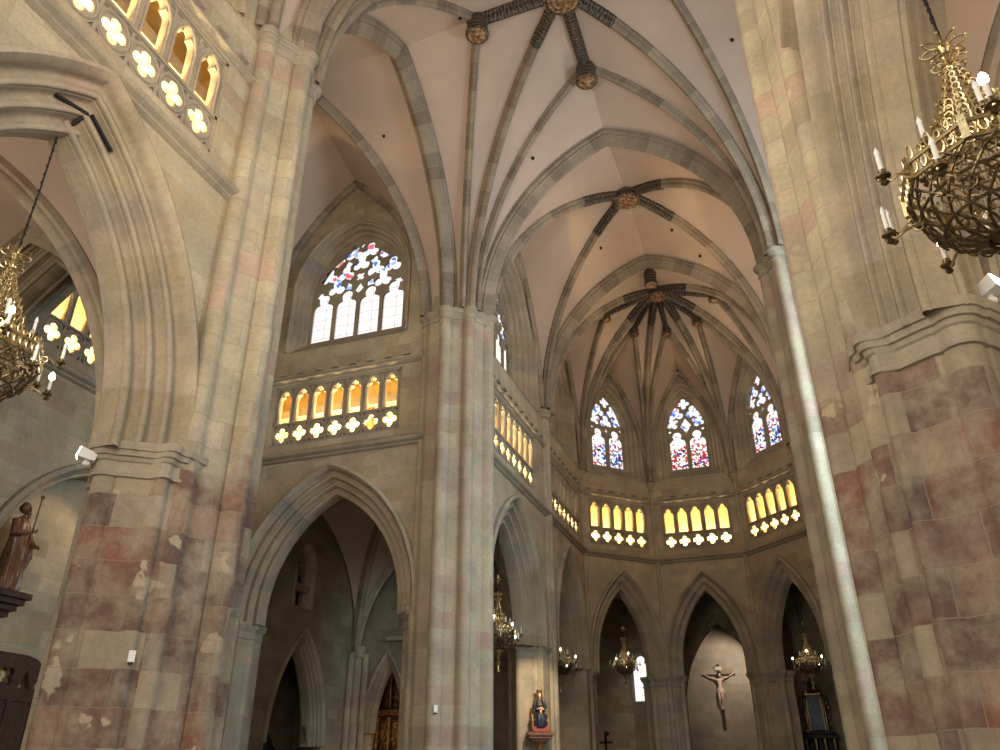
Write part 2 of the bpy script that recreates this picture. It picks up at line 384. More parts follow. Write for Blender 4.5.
# mouldings: (s across the wall, d inward)
def roll(s0, d0, s1, d1, bulge=.3, n=5):
    out = []; mx, mz = (s0+s1)/2, (d0+d1)/2; dx, dz = s1-s0, d1-d0; nx, nz = -dz, dx
    for i in range(n+1):
        t = i/n; b = math.sin(PI*t)*bulge; out.append((s0+dx*t+nx*b, d0+dz*t+nz*b))
    return out
def arch_profile(T, D, orders=3, hood=.15):
    """one face (s=+) to the other (s=-): hood mould, then orders of rolls and hollows, soffit, mirrored"""
    h = [(0, -hood), (hood*.9, -hood), (hood*1.25, -hood*.35), (hood*.6, .03), (.02, .05)]
    n = orders; ds = (T*.5-.14)/n; dd = (D-.05)/n; s, d = 0, .05
    for i in range(n):
        h += roll(s, d, s-ds*.42, d+dd*.62, .55, 7)[1:]; h += [(s-ds*.46, d+dd*.60)]; h += roll(s-ds*.46, d+dd*.60, s-ds*.94, d+dd*.92, -.50, 6)[1:]
        h += [(s-ds, d+dd)]; s -= ds; d += dd
    half = [(T/2+a, b) for a, b in h]
    return half + [(-a, b) for a, b in half[::-1]]
RIB = [(-.17, -.05), (-.17, .07), (-.11, .12), (-.12, .18), (-.07, .26), (0, .30), (.07, .26), (.12, .18), (.11, .12), (.17, .07), (.17, -.05)]
RIBS = [(a*.8, b*.85) for a, b in RIB]
ARCH0 = [(-.42, -.05), (-.42, .1), (-.33, .14), (-.33, .22), (-.24, .27), (-.22, .38), (-.12, .44), (-.09, .52), (0, .55),
        (.09, .52), (.12, .44), (.22, .38), (.24, .27), (.33, .22), (.33, .14), (.42, .1), (.42, -.05)]
ARCH = [(a*.8, b*.85) for a, b in ARCH0]
FORM = [(-.12, -.05), (-.12, .1), (-.05, .18), (0, .2), (.05, .18), (.12, .1), (.12, -.05)]

XL, XR, XC = -8.85, 1.49, -3.68
mx = lambda x: 2*XC-x
def mir(p): return (mx(p[0]),)+tuple(p[1:])

# ------------------------------------------------------------------ piers (polar outlines)
class Pier:
    def __init__(s, c, core, shafts, n=176):
        s.c = c; s.n = n; s.r = []
        for i in range(n):
            th = 2*PI*i/n; ca, sa = math.cos(th), math.sin(th); best = .05
            # convex core
            k = len(core)
            for j in range(k):
                x0, y0 = core[j]; x1, y1 = core[(j+1) % k]; dx, dy = x1-x0, y1-y0
                den = ca*dy - sa*dx
                if abs(den) > 1e-9:
                    t = (x0*dy - y0*dx)/den; u = (x0*sa - y0*ca)/den
                    if t > 0 and -1e-6 <= u <= 1+1e-6: best = max(best, t)
            for (x, y, r) in shafts:
                b = ca*x+sa*y; q = b*b-(x*x+y*y-r*r)
                if q > 0: best = max(best, b+math.sqrt(q))
            s.r.append(best)
        s.u = [0]
        for i in range(1, n+1):
            a, b = s.pt(i-1, 0, 0), s.pt(i % n, 0, 0); s.u.append(s.u[-1]+(a-b).length)
    def pt(s, i, off, z, sc=1):
        i %= s.n; th = 2*PI*i/s.n; r = s.r[i]*sc+off; return Vector((s.c[0]+r*math.cos(th), s.c[1]+r*math.sin(th), z))
    def smoothed(s, k=3):
        return [sum(s.r[(i+j) % s.n] for j in range(-k, k+1))/(2*k+1) for i in range(s.n)]
    def body(s, mb, rings):
        rows = [[s.pt(i, o, z) for i in range(s.n)] for z, o in rings]
        mb.grid(rows, lambda i, j: (s.u[j], rings[i][0]), True)
        b = len(mb.v)-s.n; mb.face([b+i for i in range(s.n)])
    def cap(s, mb, zt, h=.5, w=1.0):
        q = Pier.__new__(Pier); q.c = s.c; q.n = s.n; q.r = [max(a, b, .92) if False else max(a, b) for a, b in zip(s.smoothed(1), s.r)]; q.u = s.u
        k = h/.5
        prof = [(zt-h, .0), (zt-h+.01, .045), (zt-h+.05, .055), (zt-h+.075, .015), (zt-.28*k, .02), (zt-.26*k, .05), (zt-.21*k, .07), (zt-.20*k, .11), (zt-.13*k, .13), (zt-.12*k, .16), (zt-.03, .17), (zt, .15), (zt+.005, -.2), (zt+.005, -.9)]
        rows = [[q.pt(i, max(o*w, .03-q.r[i%s.n]), z) for i in range(s.n)] for z, o in prof]
        mb.grid(rows, lambda i, j: (s.u[j], prof[i][0]), True)
ZF = -EYE
def crossing_pier(cx, cy, sx, sy, label, mt='pier'):
    """sx: +1 when the nave lies on +x; sy: side on which the nave or choir arcade joins"""
    t = thing('crossing_pier', (cx, cy, ZF), label, 'pier')
    core = [(1.12*sx, .32), (.82*sx, .80), (.30*sx, 1.02), (-.55*sx, 1.02), (-1.05*sx, .6), (-1.05*sx, -.6), (-.55*sx, -1.02), (.30*sx, -1.02), (.82*sx, -.80), (1.12*sx, -.32)]
    sh = [(1.2*sx, 0, .2), (.80*sx, .78, .19), (.80*sx, -.78, .19), (.05*sx, 1.06, .2), (.05*sx, -1.06, .2), (-.8*sx, .72, .15), (-.8*sx, -.72, .15)]
    P = Pier((cx, cy), core, sh); mb = MB(); P.body(mb, [(ZF, .22), (ZF+.5, .2), (ZF+.6, 0), (14.6, 0), (14.9, -.10), (15.6, -.16), (18, -.45)])
    mb.build('shaft_cluster', M[mt], t)
    mb = MB(); P.cap(mb, 14.64, .42, .85); mb.build('high_capital', M['trac'], t, angle=28)
    def respond(dx, dy, zc, name='arcade_respond', half=.64, off=.95):
        px, py = cx-0.08*sx+dx*off, cy+dy*off
        pe = (-dy, dx); q = lambda a, b: (dx*a+pe[0]*b, dy*a+pe[1]*b)
        sg = pe[0]*sx; hp, hn = (.92, half) if sg > 0 else ((half, .92) if sg < 0 else (half, half))
        core = [q(-.4, hp), q(.0, hp), q(.14, hp*.88), q(.55, .26), q(.55, -.26), q(.14, -hn*.88), q(.0, -hn), q(-.4, -hn)]
        Rp = Pier((px, py), core, [(*q(.50, 0), .22), (*q(.20, hp-.14), .11), (*q(.20, -hn+.14), .11)], 120)
        mb = MB(); Rp.body(mb, [(ZF, .15), (ZF+.5, .13), (ZF+.6, 0), (zc, 0)]); mb.build(name, M[mt], t)
        mb = MB(); Rp.cap(mb, zc, .55, 1); mb.build('arcade_capital', M['trac'], t, angle=28)
    respond(0, sy, 4.80 if sy < 0 else 4.72)
    respond(-sx, 0, 4.74, half=.66, off=.66)
    return t
PLc, PCc, PNc, PRc = (-9.55, 10.4), (-9.55, 22.35), (mx(-9.55), 10.4), (mx(-9.55), 22.35)
pl = crossing_pier(*PLc, 1, -1, 'tall clustered stone pier at left with reddish blocks low down and a white sensor', 'pier_red')
pc = crossing_pier(*PCc, 1, 1, 'tall grey-beige clustered pier in the centre, beside the big clear window')
pn = crossing_pier(*PNc, -1, -1, 'massive near pier at the right edge behind the gilded chandelier', 'pier_red')
pr = crossing_pier(*PRc, -1, 1, 'far right pier whose slim shafts are lit pale blue by daylight')
def small_pier(cx, cy, core, shafts, zc, label, top=None, name='arcade_pier', capshaft=None):
    t = thing(name, (cx, cy, ZF), label, 'pier')
    P = Pier((cx, cy), core, shafts, 140); mb = MB(); P.body(mb, [(ZF, .15), (ZF+.4, .13), (ZF+.5, 0), (zc, 0)]); mb.build('pier_body', M['pier'], t)
    mb = MB(); P.cap(mb, zc, .5, .85); mb.build('arcade_capital', M['trac'], t, angle=28)
    if capshaft:
        x, y, r, z1 = capshaft
        mb = MB()
        for (dx, dy, rr) in ([(0, 0, r)] if r < .15 else [(0, 0, r), (-.06 if x < XC else .06, .22, r*.7), (-.06 if x < XC else .06, -.22, r*.7)]):
            mb.cyl((x+dx, y+dy, zc-.3 if r < .15 else ZF), (x+dx, y+dy, z1+.3), rr, n=14)
        mb.build('wall_shaft', M['pier'], t)
        mb = MB(); rr = r+.02 if r < .15 else r+.22
        if r < .15: mb.lathe([(r, z1-.5), (r+.05, z1-.42), (r+.01, z1-.36), (r+.05, z1-.2), (.26, z1-.08), (.28, z1), (.25, z1+.03)], (x, y, 0), 14)
        else:
            for (dx, dy) in ((0, 0), (-.06, .22), (-.06, -.22)):
                dx = dx if x < XC else -dx
                mb.lathe([(r*.9, z1-.42), (r+.06, z1-.38), (r, z1-.32), (r*.95, z1-.2), (r+.04, z1-.12), (r+.10, z1-.03), (r+.08, z1)], (x+dx, y+dy, 0), 14)
        mb.build('high_capital', M['trac'], t)
    return t
Y2 = 30.75
for sx, side in ((1, 'left'), (-1, 'right')):
    cx = -9.5 if sx > 0 else mx(-9.5)
    core = [(.62*sx, .5), (.62*sx, -.5), (.42*sx, -1.0), (.0, -1.45), (-.3*sx, -1.45), (-.65*sx, -1.0), (-.8*sx, 0), (-.65*sx, 1.0), (-.3*sx, 1.35), (0, 1.35), (.42*sx, 1.0)]
    small_pier(cx, Y2, core, [(-.15*sx, -1.45, .16), (.33*sx, -1.1, .12), (-.15*sx, 1.35, .16)], 4.75,
               'choir arcade pier at left carrying the lit seated Madonna' if sx > 0 else 'choir arcade pier hidden on the right side of the choir', capshaft=(XL+.06 if sx > 0 else XR-.06, Y2+.1, .17, 14.8))
s8 = 4.285
FC1L, FC2L, FC2R, FC1R = (XL, 37.0), (XL+3.03, 40.03), (XR-3.03, 40.03), (XR, 37.0)
names = {0: 'apse pier at the left end of the choir wall', 1: 'apse pier between the left and centre apse arches', 2: 'apse pier between the crucifix arch and the right apse arch', 3: 'apse pier at the right end, behind the daylit shafts'}
ctr = Vector((XC, 34.86))
for i, c in enumerate((FC1L, FC2L, FC2R, FC1R)):
    o = (Vector(c)-ctr).normalized(); cc = Vector(c)+o*.62; pe = Vector((-o.y, o.x))
    q = lambda a, b: tuple(o*a+pe*b)
    core = [q(-.62, .25), q(-.45, .55), q(.1, .95), q(.6, .8), q(.9, 0), q(.6, -.8), q(.1, -.95), q(-.45, -.55), q(-.62, -.25)]
    sh = [(*q(-.60, 0), .14), (*q(-.28, .72), .12), (*q(-.28, -.72), .12), (*q(.2, .9), .12), (*q(.2, -.9), .12)]
    small_pier(cc.x, cc.y, core, sh, 4.68, names[i], name='apse_pier', capshaft=(c[0]-o.x*.04, c[1]-o.y*.04, .11, 14.15))

small_pier(-16.88, 22.28, [(.45, .62), (.45, -.62), (-.3, -.62), (-.3, .62)], [(.45, 0, .16), (.3, .5, .12), (.3, -.5, .12)], 4.72, 'slim pier with a small capital at the left foot of the broad transept arch', name='wall_pier')
# ------------------------------------------------------------------ walls
Zt = 23.2
n_win = [0]; n_trim = [0]
def gallery(O, U, N, c, n, pitch, label, x0z=10.58, doorway=None):
    """triforium opening: n lancets above n quatrefoils in an openwork panel; centred at u=c"""
    O = Vector(O); U = Vector(U); N = Vector(N); w = n*pitch/2
    base = O+U*c
    t = thing('triforium_arcade', (base.x, base.y, x0z), label, 'gallery', 'openwork gallery panels above the arches')
    zm, z1 = 11.42, 12.86
    for i in range(n):
        u = c-w+pitch*(i+.5); h = pitch/2
        mb = MB(); holes = [lancet(u, h*.66, zm+.05, z1-.14)]
        sp = []
        for sg in (-1, 1):
            sp.append([(u+sg*h*.92, z1-.06), (u+sg*h*.42, z1-.06), (u+sg*h*.92, z1-.33)])
        plate(mb, O, U, N, rect(u-h, zm, u+h, z1), holes+sp, .05, -.085); plate(mb, O, U, N, rect(u-h, zm, u+h, z1), holes, .11, -.165)
        mb.sweep(O+N*-.05, U, N, [(u-h*.86, zm+.03)]+[(u-h*.86+a, z1-.62+b) for a, b in arc2(h*.86, .52, 8)]+[(u+h*.86-a, z1-.62+b) for a, b in arc2(h*.86, .52, 8)[::-1]][1:]+[(u+h*.86, zm+.03)],
                 [(-.03, 0), (.02, .0), (.03, .03), (.0, .05), (-.03, .05)])
        mb.build('lancet_arch', M['trac'], t)
        mb = MB(); zc = (x0z+zm)/2; q = foil((u, zc), h*.78, 4, 0, .8)
        hol = [q]
        for sg in (-1, 1):
            for sz in (-1, 1): hol.append([(u+sg*h*.9, zc+sz*.36), (u+sg*h*.9, zc+sz*.22), (u+sg*h*.55, zc+sz*.36)])
        plate(mb, O, U, N, rect(u-h, x0z, u+h, zm), hol, .05, -.085); plate(mb, O, U, N, rect(u-h, x0z, u+h, zm), hol[:1], .11, -.165)
        ring = circ((u, zc), h*.93, 22)
        for a in range(22):
            p, r_ = ring[a], ring[(a+1) % 22]
            mb.cyl(O+U*p[0]+ZV*p[1]+N*-.055, O+U*r_[0]+ZV*r_[1]+N*-.055, .022, n=5, caps=False)
        mb.build('quatrefoil_panel', M['trac'], t)
    mb = MB()
    for zz in (x0z, zm, z1): mb.box(O+U*c+ZV*zz+N*-.1, (2*w+.16, .16, .07), math.atan2(U.y, U.x))
    for uu in (c-w-.04, c+w+.04): mb.box(O+U*uu+ZV*((x0z+z1)/2)+N*-.1, (.09, .16, z1-x0z+.07), math.atan2(U.y, U.x))
    mb.build('frame', M['trac'], t)
    # passage behind
    rz = math.atan2(U.y, U.x); mb = MB(); D = 1.05
    mb.box(O+U*c+ZV*11.75+N*-(D+.06), (2*w+.8, .1, 2.9), rz); mb.box(O+U*c+ZV*13.1+N*-(D/2+.2), (2*w+.8, D-.2, .1), rz); mb.box(O+U*c+ZV*10.33+N*-(D/2+.2), (2*w+.8, D-.2, .1), rz)
    for uu in (c-w-.38, c+w+.38): mb.box(O+U*uu+ZV*11.7+N*-(D/2+.2), (.08, D-.3, 2.8), rz)
    mb.build('passage_wall', M['gallery'], t, smooth=False)
    if doorway is not None:
        mb = MB(); mb.box(O+U*doorway+ZV*11.45+N*-(D-.02), (.42, .06, 1.5), rz); mb.box(O+U*doorway+ZV*11.45+N*-(D-.06), (.3, .04, 1.3), rz); mb.build('passage_door', M['orange'], t, smooth=False)
    p = O+U*c+N*-.55+ZV*10.5
    a = light('AREA', 'gallery_strip_light', p, 330*w*GAL, (1, .74, .37), 2*w, None, .12); a.rotation_euler = (0, 0, 0)
    v = (-N*.28+ZV).normalized(); a.rotation_euler = Matrix((U, v.cross(U), v)).transposed().to_euler()
    a.rotation_euler = Matrix((U, (-v).cross(U), -v)).transposed().to_euler()
GAL = 1.0
def string_course(O, U, N, u0, u1, z, prof, name=None, mat='trac'):
    n_trim[0] += 1; mb = MB(); O = Vector(O); U = Vector(U); N = Vector(N)
    rows = [[O+U*u+N*a+ZV*(z+b) for a, b in prof] for u in (u0, u1)]
    mb.grid(rows, lambda i, j: ((u0, u1)[i], prof[j][1]))
    for i in (0, 1): mb.face([len(mb.v)-2*len(prof)+i*len(prof)+k for k in range(len(prof))])
    return struct(f'trim_{n_trim[0]}', mb, M[mat], angle=25)
LOWS = [(-.02, -.03), (.05, 0), (.10, .03), (.10, .08), (.2, .13), (.23, .17), (.23, .23), (.0, .42), (-.02, .42)]
UPS = [(-.02, -.02), (.04, 0), (.09, .05), (.13, .07), (.13, .13), (.0, .24), (-.02, .24)]
def bay(name, O, U, N, u0, u1, arch, gal, win, strings=True, T=1.35, mat='wall', brackets=None, archlabel=None, bmat=None, prof_orders=3, archD=.72):
    """a wall bay. arch=(c, half, spring, apex) at the outer edge of its mouldings"""
    O = Vector(O); U = Vector(U); N = Vector(N)
    mb = MB(); c, w, zs, za = arch
    out = [(u0, ZF)] + [(c-w, ZF)] + pointed(c, w, zs, zs, za, 20) + [(c+w, ZF), (u1, ZF), (u1, 10.2), (u0, 10.2)]
    plate(mb, O, U, N, out, [], T, -T/2)
    ho = []
    if gal:
        gc, gn, gp, glab, door = gal; gw = gn*gp/2+.06
        ho = [rect(gc-gw, 10.56, gc+gw, 12.9)]
    plate(mb, O, U, N, rect(u0, 10.2, u1, 13.25), ho, .3, -.15)
    wh = []
    if win:
        wc, ww, w0, wsp, wap = win[:5]; wh = [pointed(wc, ww, w0, wsp, wap, 20)]
    plate(mb, O, U, N, rect(u0, 13.25, u1, Zt), wh, T, -T/2)
    wall = struct(name, mb, M[mat], smooth=False)
    # arcade arch mouldings
    mb = MB(); pr = arch_profile(T, archD, prof_orders)
    mb.sweep(O+N*(-T/2), U, N, pointed(c, w, 4.66, zs, za, 20), pr)
    ao = mb.build('arcade_arch', M['arch'], wall, angle=50)
    if gal: gallery(O, U, N, gc, gn, gp, glab, doorway=door)
    if strings:
        string_course(O, U, N, u0, u1, 9.93, LOWS); string_course(O, U, N, u0, u1, 13.0, UPS)
        if brackets:
            mb = MB(); k = int((u1-u0-.7)/brackets)
            for i in range(k):
                u = (u0+u1)/2+(i-(k-1)/2)*brackets; mb.box(O+U*u+ZV*13.35+N*.06, (.26, .14, .09), math.atan2(U.y, U.x))
            struct(f'trim_{n_trim[0]}_brackets', mb, M['trac'], smooth=False); 
    return wall
def window(O, U, N, wc, outer, glassw, z0, zsp, zap, holes_fn, glasses, depth=.75, orders=3):
    """splayed pointed window with tracery; outer = half width at wall face"""
    n_win[0] += 1; O = Vector(O); U = Vector(U); N = Vector(N); b = O+U*wc
    t = thing(f'window_{n_win[0]}', (b.x, b.y, z0), kind='structure')
    dd = outer-glassw; path = pointed(wc, outer, z0-.55, zsp, zap+dd*1.3, 20)
    mb = MB(); h = [(.0, -.14), (.09, -.13), (.10, -.05), (.03, .0)]; s = 0; d = 0
    for i in range(orders):
        ds = depth/orders; de = dd/orders
        h += roll(s, d, s-ds*.45, d+de*.35, .35)[1:]; h += roll(s-ds*.45, d+de*.35, s-ds, d+de, -.3)[1:]; s -= ds; d += de
    h += [(s-.2, d)]
    mb.sweep(O, U, N, path, h); mb.build('moulded_jamb', M['arch'], t, angle=50)
    mb = MB(); rows = [[O+U*(wc-outer)+N*.02+ZV*(z0-.6), O+U*(wc+outer)+N*.02+ZV*(z0-.6)], [O+U*(wc-outer)+N*-depth+ZV*(z0+.02), O+U*(wc+outer)+N*-depth+ZV*(z0+.02)], [O+U*(wc-outer)+N*-(depth+.4)+ZV*(z0+.02), O+U*(wc+outer)+N*-(depth+.4)+ZV*(z0+.02)]]
    mb.grid(rows); mb.build('sill', M['trac'], t, smooth=False)
    ap = pointed(wc, glassw+.06, z0-.02, zsp, zap+.08, 20)
    mb = MB(); plate(mb, O, U, N, ap, holes_fn(wc), .10, -(depth+.06)); mb.build('tracery', M['trac'], t, angle=30)
    for (za_, zb_, mt, nm) in glasses:
        mb = MB()
        if zb_ >= zap: pl_ = [p for p in pointed(wc, glassw, za_, zsp, zap, 20)]
        else: pl_ = rect(wc-glassw, za_, wc+glassw, zb_)
        if zb_ >= zap and za_ >= zsp:
            pl_ = [(wc-glassw, za_)] + [p for p in pointed(wc, glassw, zsp, zsp, zap, 20) if p[1] > za_+.02] + [(wc+glassw, za_)]
            wz = [p for p in pl_ if p[1] > za_+.02]; pl_ = [(wz[0][0], za_)]+wz+[(wz[-1][0], za_)]
        i0 = len(mb.v)
        for p in pl_: mb.vert(O+U*p[0]+ZV*p[1]+N*-(depth+.10))
        mb.face(list(range(i0, len(mb.v))), [(p[0], p[1]) for p in pl_])
        if isinstance(mt, str): mt = M[mt]
        mb.build('glass', mt, t, smooth=False)
    return t
def win4(wc):
    h = []
    for i, u in enumerate((-1.5, -.5, .5, 1.5)): h.append(lancet(wc+u, .43, 14.95, 17.08, .5))
    def tri(x, z, r=.40): h.append(foil((wc+x, z), r, 3, PI/2))
    for x, z in ((-1.38, 17.86), (-.65, 17.86), (-1.0, 17.27), (1.38, 17.86), (.65, 17.86), (1.0, 17.27), (-.35, 18.78), (.35, 18.78), (0, 18.22)): tri(x, z)
    h.append(foil((wc, 17.62), .22, 4, PI/4))
    def T(*p): h.append([(wc+x, z) for x, z in p])
    for s in (-1, 1):
        T((s*.42, 17.3), (s*.62, 17.48), (s*.22, 17.48)) if False else None
        T((s*.95, 18.25), (s*1.3, 18.3), (s*.80, 18.68), (s*.72, 18.5))
        T((s*.36, 18.3), (s*.62, 18.5), (s*.74, 18.28), (s*.5, 18.12)); T((s*.36, 17.9), (s*.28, 17.72), (s*.42, 17.5), (s*.5, 17.62))
        T((s*1.72, 17.2), (s*1.88, 16.98), (s*1.66, 16.9), (s*1.5, 17.18))
        T((s*.32, 17.32), (s*.55, 17.46), (s*.64, 17.12), (s*.32, 17.06))
    T((0, 17.36), (.2, 17.02), (0, 16.85), (-.2, 17.02))
    T((0, 18.95), (.1, 19.1), (0, 19.25), (-.1, 19.1))
    return h
def win2(wc, dia=False):
    h = [lancet(wc-.53, .42, 14.95, 17.10, .5), lancet(wc+.53, .42, 14.95, 17.10, .5)]
    h.append(foil((wc, 18.70), .33, 4, 0)); h.append(foil((wc-.46, 18.15), .42, 3, PI/2)); h.append(foil((wc+.46, 18.15), .42, 3, PI/2))
    if dia:
        h.append([(wc, 17.86), (wc+.3, 17.4), (wc, 16.96), (wc-.3, 17.4)])
        h.append(foil((wc-.68, 17.6), .34, 4, .5)); h.append(foil((wc+.68, 17.6), .34, 4, -.5))
    else:
        h.append(foil((wc, 17.55), .40, 3, PI/2)); h.append(foil((wc-.66, 17.62), .34, 4, .4)); h.append(foil((wc+.66, 17.62), .34, 4, -.4))
        h.append(circ((wc, 17.02), .11, 10))
    h.append(circ((wc-.88, 17.13), .08, 10)); h.append(circ((wc+.88, 17.13), .08, 10))
    return h
def win4c(sc):
    return lambda wc: [[(wc+(x-wc)*sc, z) for x, z in hh] for hh in win4(wc)]

X1, Y1, NX, NY = Vector((1, 0, 0)), Vector((0, 1, 0)), Vector((-1, 0, 0)), Vector((0, -1, 0))
# nave walls (near bay), left and right
for s, X, U, N, side in ((1, XL, Y1, X1, 'left'), (-1, XR, Y1, NX, 'right')):
    bay('wall_nave_'+side, (X, 0, 0), U, N, 2.6, 10.0, (6.4, 3.02, 4.95, 9.95), (6.3, 7, .695, 'gallery panel with glowing lancets at the top left, nearest the camera' if s > 0 else 'gallery panel high over the near right arch', None),
        (6.1, 2.6, 14.4, 17.0, 20.3), brackets=.69, archlabel='big moulded arch at the upper left with the chandelier cable inside it' if s > 0 else 'big moulded arch rising at the right edge behind the gilded chandelier', archD=.85)
    window((X, 0, 0), U, N, 6.1, 2.6, 1.85, 14.9, 17.0, 19.3, win4, [(14.9, 19.3, 'clear', 'g')])
    bay('wall_choir_'+side, (X, 0, 0), U, N, 22.6, Y2+.05, (26.6, 3.05, 5.0, 9.45), (26.75, 7, .672, 'gallery panel seen steeply beside the central pier, first of the left choir wall' if s > 0 else 'gallery panel on the right choir wall behind the near pier', None),
        (26.75, 2.9, 14.3, 17.0, 20.6), brackets=.67, archlabel='first pointed arch of the left choir wall, partly behind the central pier' if s > 0 else 'first pointed arch of the right choir wall', archD=.8)
    window((X, 0, 0), U, N, 26.75, 2.9, 1.95, 14.9, 17.0, 19.4, win4, [(14.9, 17.1, 'clear', 'g'), (17.1, 19.4, 'edge', 'g')], depth=.8, orders=4)
    bay('wall_sanctuary_'+side, (X, 0, 0), U, N, Y2-.05, 37.0, (33.9, 2.45, 5.0, 9.6), (33.85, 7, .705, 'gallery panel seen steeply just before the apse, second of the left choir wall' if s > 0 else 'gallery panel on the right choir wall just before the apse', None),
        (34.0, 2.1, 14.3, 17.0, 20.2), brackets=.67, archlabel='narrow pointed arch of the left choir wall nearest the apse' if s > 0 else 'narrow pointed arch of the right choir wall nearest the apse', archD=.8)
    window((X, 0, 0), U, N, 34.0, 2.1, 1.05, 14.85, 17.0, 19.1, win2, [(14.85, 17.1, 'clear', 'g'), (17.1, 19.1, 'edge', 'g')], depth=.8, orders=4)
# transept east wall (left) and end wall, right transept east wall
TY = 21.6
bay('wall_transept_east', (0, TY, 0), X1, NY, -17.6, -9.4, (-13.6, 3.2, 4.95, 9.5), (-13.72, 7, .70, 'gallery panel facing the viewer below the big clear window, an orange door behind it', -12.95),
    (-13.6, 2.38, 14.3, 16.9, 19.85), brackets=.70, archlabel='broad moulded arch below the gallery left of the central pier', archD=.74)
window((0, TY, 0), X1, NY, -13.6, 2.38, 2.0, 14.88, 16.9, 19.42, win4, [(14.88, 17.1, 'clear', 'g'), (17.1, 19.42, 'edge', 'g')], depth=.6)
# apse facets
facets = [('wall_apse_left', FC1L, FC2L, 'left', 'sblue'), ('wall_apse_centre', FC2L, FC2R, 'centre', 'sred'), ('wall_apse_right', FC2R, FC1R, 'right', 'sblue')]
for nm, a, b, side, gm in facets:
    a = Vector((*a, 0)); b = Vector((*b, 0)); U = (b-a).normalized(); N = Vector((U.y, -U.x, 0)); Lg = (b-a).length
    bay(nm, a, U, N, -.35, Lg+.35, (Lg/2, 2.0, 5.15, 9.3), (Lg/2, 5, .675, f'five-light glowing gallery panel under the {side} stained window of the apse', None), (Lg/2, 1.62, 14.3, 17.0, 19.9),
        T=1.0, brackets=.67, archlabel=f'pointed arch at the {side} of the apse', prof_orders=2, archD=.58)
    window(a, U, N, Lg/2, 1.62, 1.03, 14.78, 17.0, 19.05, (lambda wc, d=(side == 'centre'): win2(wc, d)), [(14.78, 17.14, gm, 'g'), (17.14, 19.05, 'edge', 'g')], depth=.5)

# ------------------------------------------------------------------ vaults
def curve3(S, E, n=16):
    """springing point S (x,y,z) to crown E: list of 3D pts"""
    S = Vector(S); E = Vector(E); d = E-S; a = math.hypot(d.x, d.y); U = Vector((d.x/a, d.y/a, 0))
    return [S+U*u+ZV*z for u, z in arc2(a, d.z, n)], U, a, d.z
def web(mb, A, B, lift=.02, thick=.25):
    rows = [[a+ZV*lift, a.lerp(b, .5)+ZV*(lift+.04), b+ZV*lift] for a, b in zip(A, B)]; mb.grid(rows)
    mb.grid([[p+ZV*thick for p in r] for r in rows])
def rib(parent, S, E, prof, name='rib', mat='rib', n=18, t0=0, t1=1):
    pts, U, a, h = curve3(S, E, n); N = U.cross(ZV)
    p2 = [((p-Vector(S)).dot(U), p.z-S[2]) for p in pts]; k0, k1 = int(t0*n), int(round(t1*n))
    mb = MB(); mb.sweep(S, U, N, p2[k0:k1+1], prof, v0=random.random()*3); mb.build(name, M[mat], parent, angle=50)
def vault(name, z=14.6):
    t = thing(name, (XC, 0, z), kind='structure'); return t
ZS = 14.6
# crossing
cv = vault('ceiling_crossing'); mbw = MB()
Cc = (XC, 16.4, 22.45); SBf, SBn = (XC, 19.45, 22.35), (XC, 13.35, 22.35); SBl, SBr = (-6.55, 16.4, 22.35), (mx(-6.55), 16.4, 22.35)
Af, An = (XC, 22.35, 21.75), (XC, 10.4, 21.75); Al, Ar = (-9.4, 16.4, 22.0), (mx(-9.4), 16.4, 22.0)
for sx in (1, -1):
    m_ = (lambda p: p) if sx > 0 else mir
    for far in (1, -1):
        py_ = 22.35 if far > 0 else 10.4
        D0 = m_((-8.72, py_-far*.78, ZS)); E0 = m_((-8.60, py_-far*.05, ZS)); S0 = m_((-9.5, py_-far*.80, ZS))
        t1 = m_((-8.6, py_-far*.6, ZS)); t2 = m_((-8.95, py_-far*.9, ZS))
        arcc, sb1 = (Af, SBf) if far > 0 else (An, SBn); sarc, sb2 = (Al, SBl) if sx > 0 else (Ar, SBr)
        rib(cv, E0, arcc, ARCH, 'transverse_arch', n=22); rib(cv, S0, sarc, ARCH, 'transverse_arch', n=22)
        rib(cv, D0, Cc, RIB, 'diagonal_rib', n=24); rib(cv, t1, sb1, RIBS, 'tierceron_rib', n=24); rib(cv, t2, sb2, RIBS, 'tierceron_rib', n=24)
        cs = [curve3(E0, arcc)[0], curve3(t1, sb1)[0], curve3(D0, Cc)[0], curve3(t2, sb2)[0], curve3(S0, sarc)[0]]
        for a, b in zip(cs, cs[1:]): web(mbw, a, b)
mbw.build('web', M['plaster'], cv, angle=50)
# choir bay
cq = vault('ceiling_choir'); mbw = MB(); Cb = (XC, 26.5, 22.3); A2 = (XC, Y2+.1, 21.85)
for sx in (1, -1):
    m_ = (lambda p: p) if sx > 0 else mir
    P1 = m_((-8.75, 23.13, ZS)); P2 = m_((-8.72, Y2-.15, 14.8)); F1 = m_((-8.8, 26.7, 21.4))
    rib(cq, P1, Cb, RIB, 'diagonal_rib'); rib(cq, P2, Cb, RIB, 'diagonal_rib')
    rib(cq, m_((-8.98, Y2+.1, 14.8)), A2, ARCH, 'transverse_arch', n=22)
    rib(cq, m_((-8.82, 23.5, ZS)), F1, FORM, 'wall_rib'); rib(cq, m_((-8.82, Y2-.35, 14.8)), F1, FORM, 'wall_rib')
    E0 = m_((-8.60, 22.35, ZS)); c1 = curve3(E0, Af)[0]; d1 = curve3(P1, Cb)[0]; d2 = curve3(P2, Cb)[0]
    web(mbw, c1, d1); web(mbw, d1, curve3(m_((-8.82, 23.3, ZS)), F1)[0]); web(mbw, curve3(m_((-8.82, Y2-.25, 14.8)), F1)[0], d2); web(mbw, d2, curve3(m_((-8.98, Y2+.1, 14.8)), A2)[0])
mbw.build('web', M['plaster'], cq, angle=50)
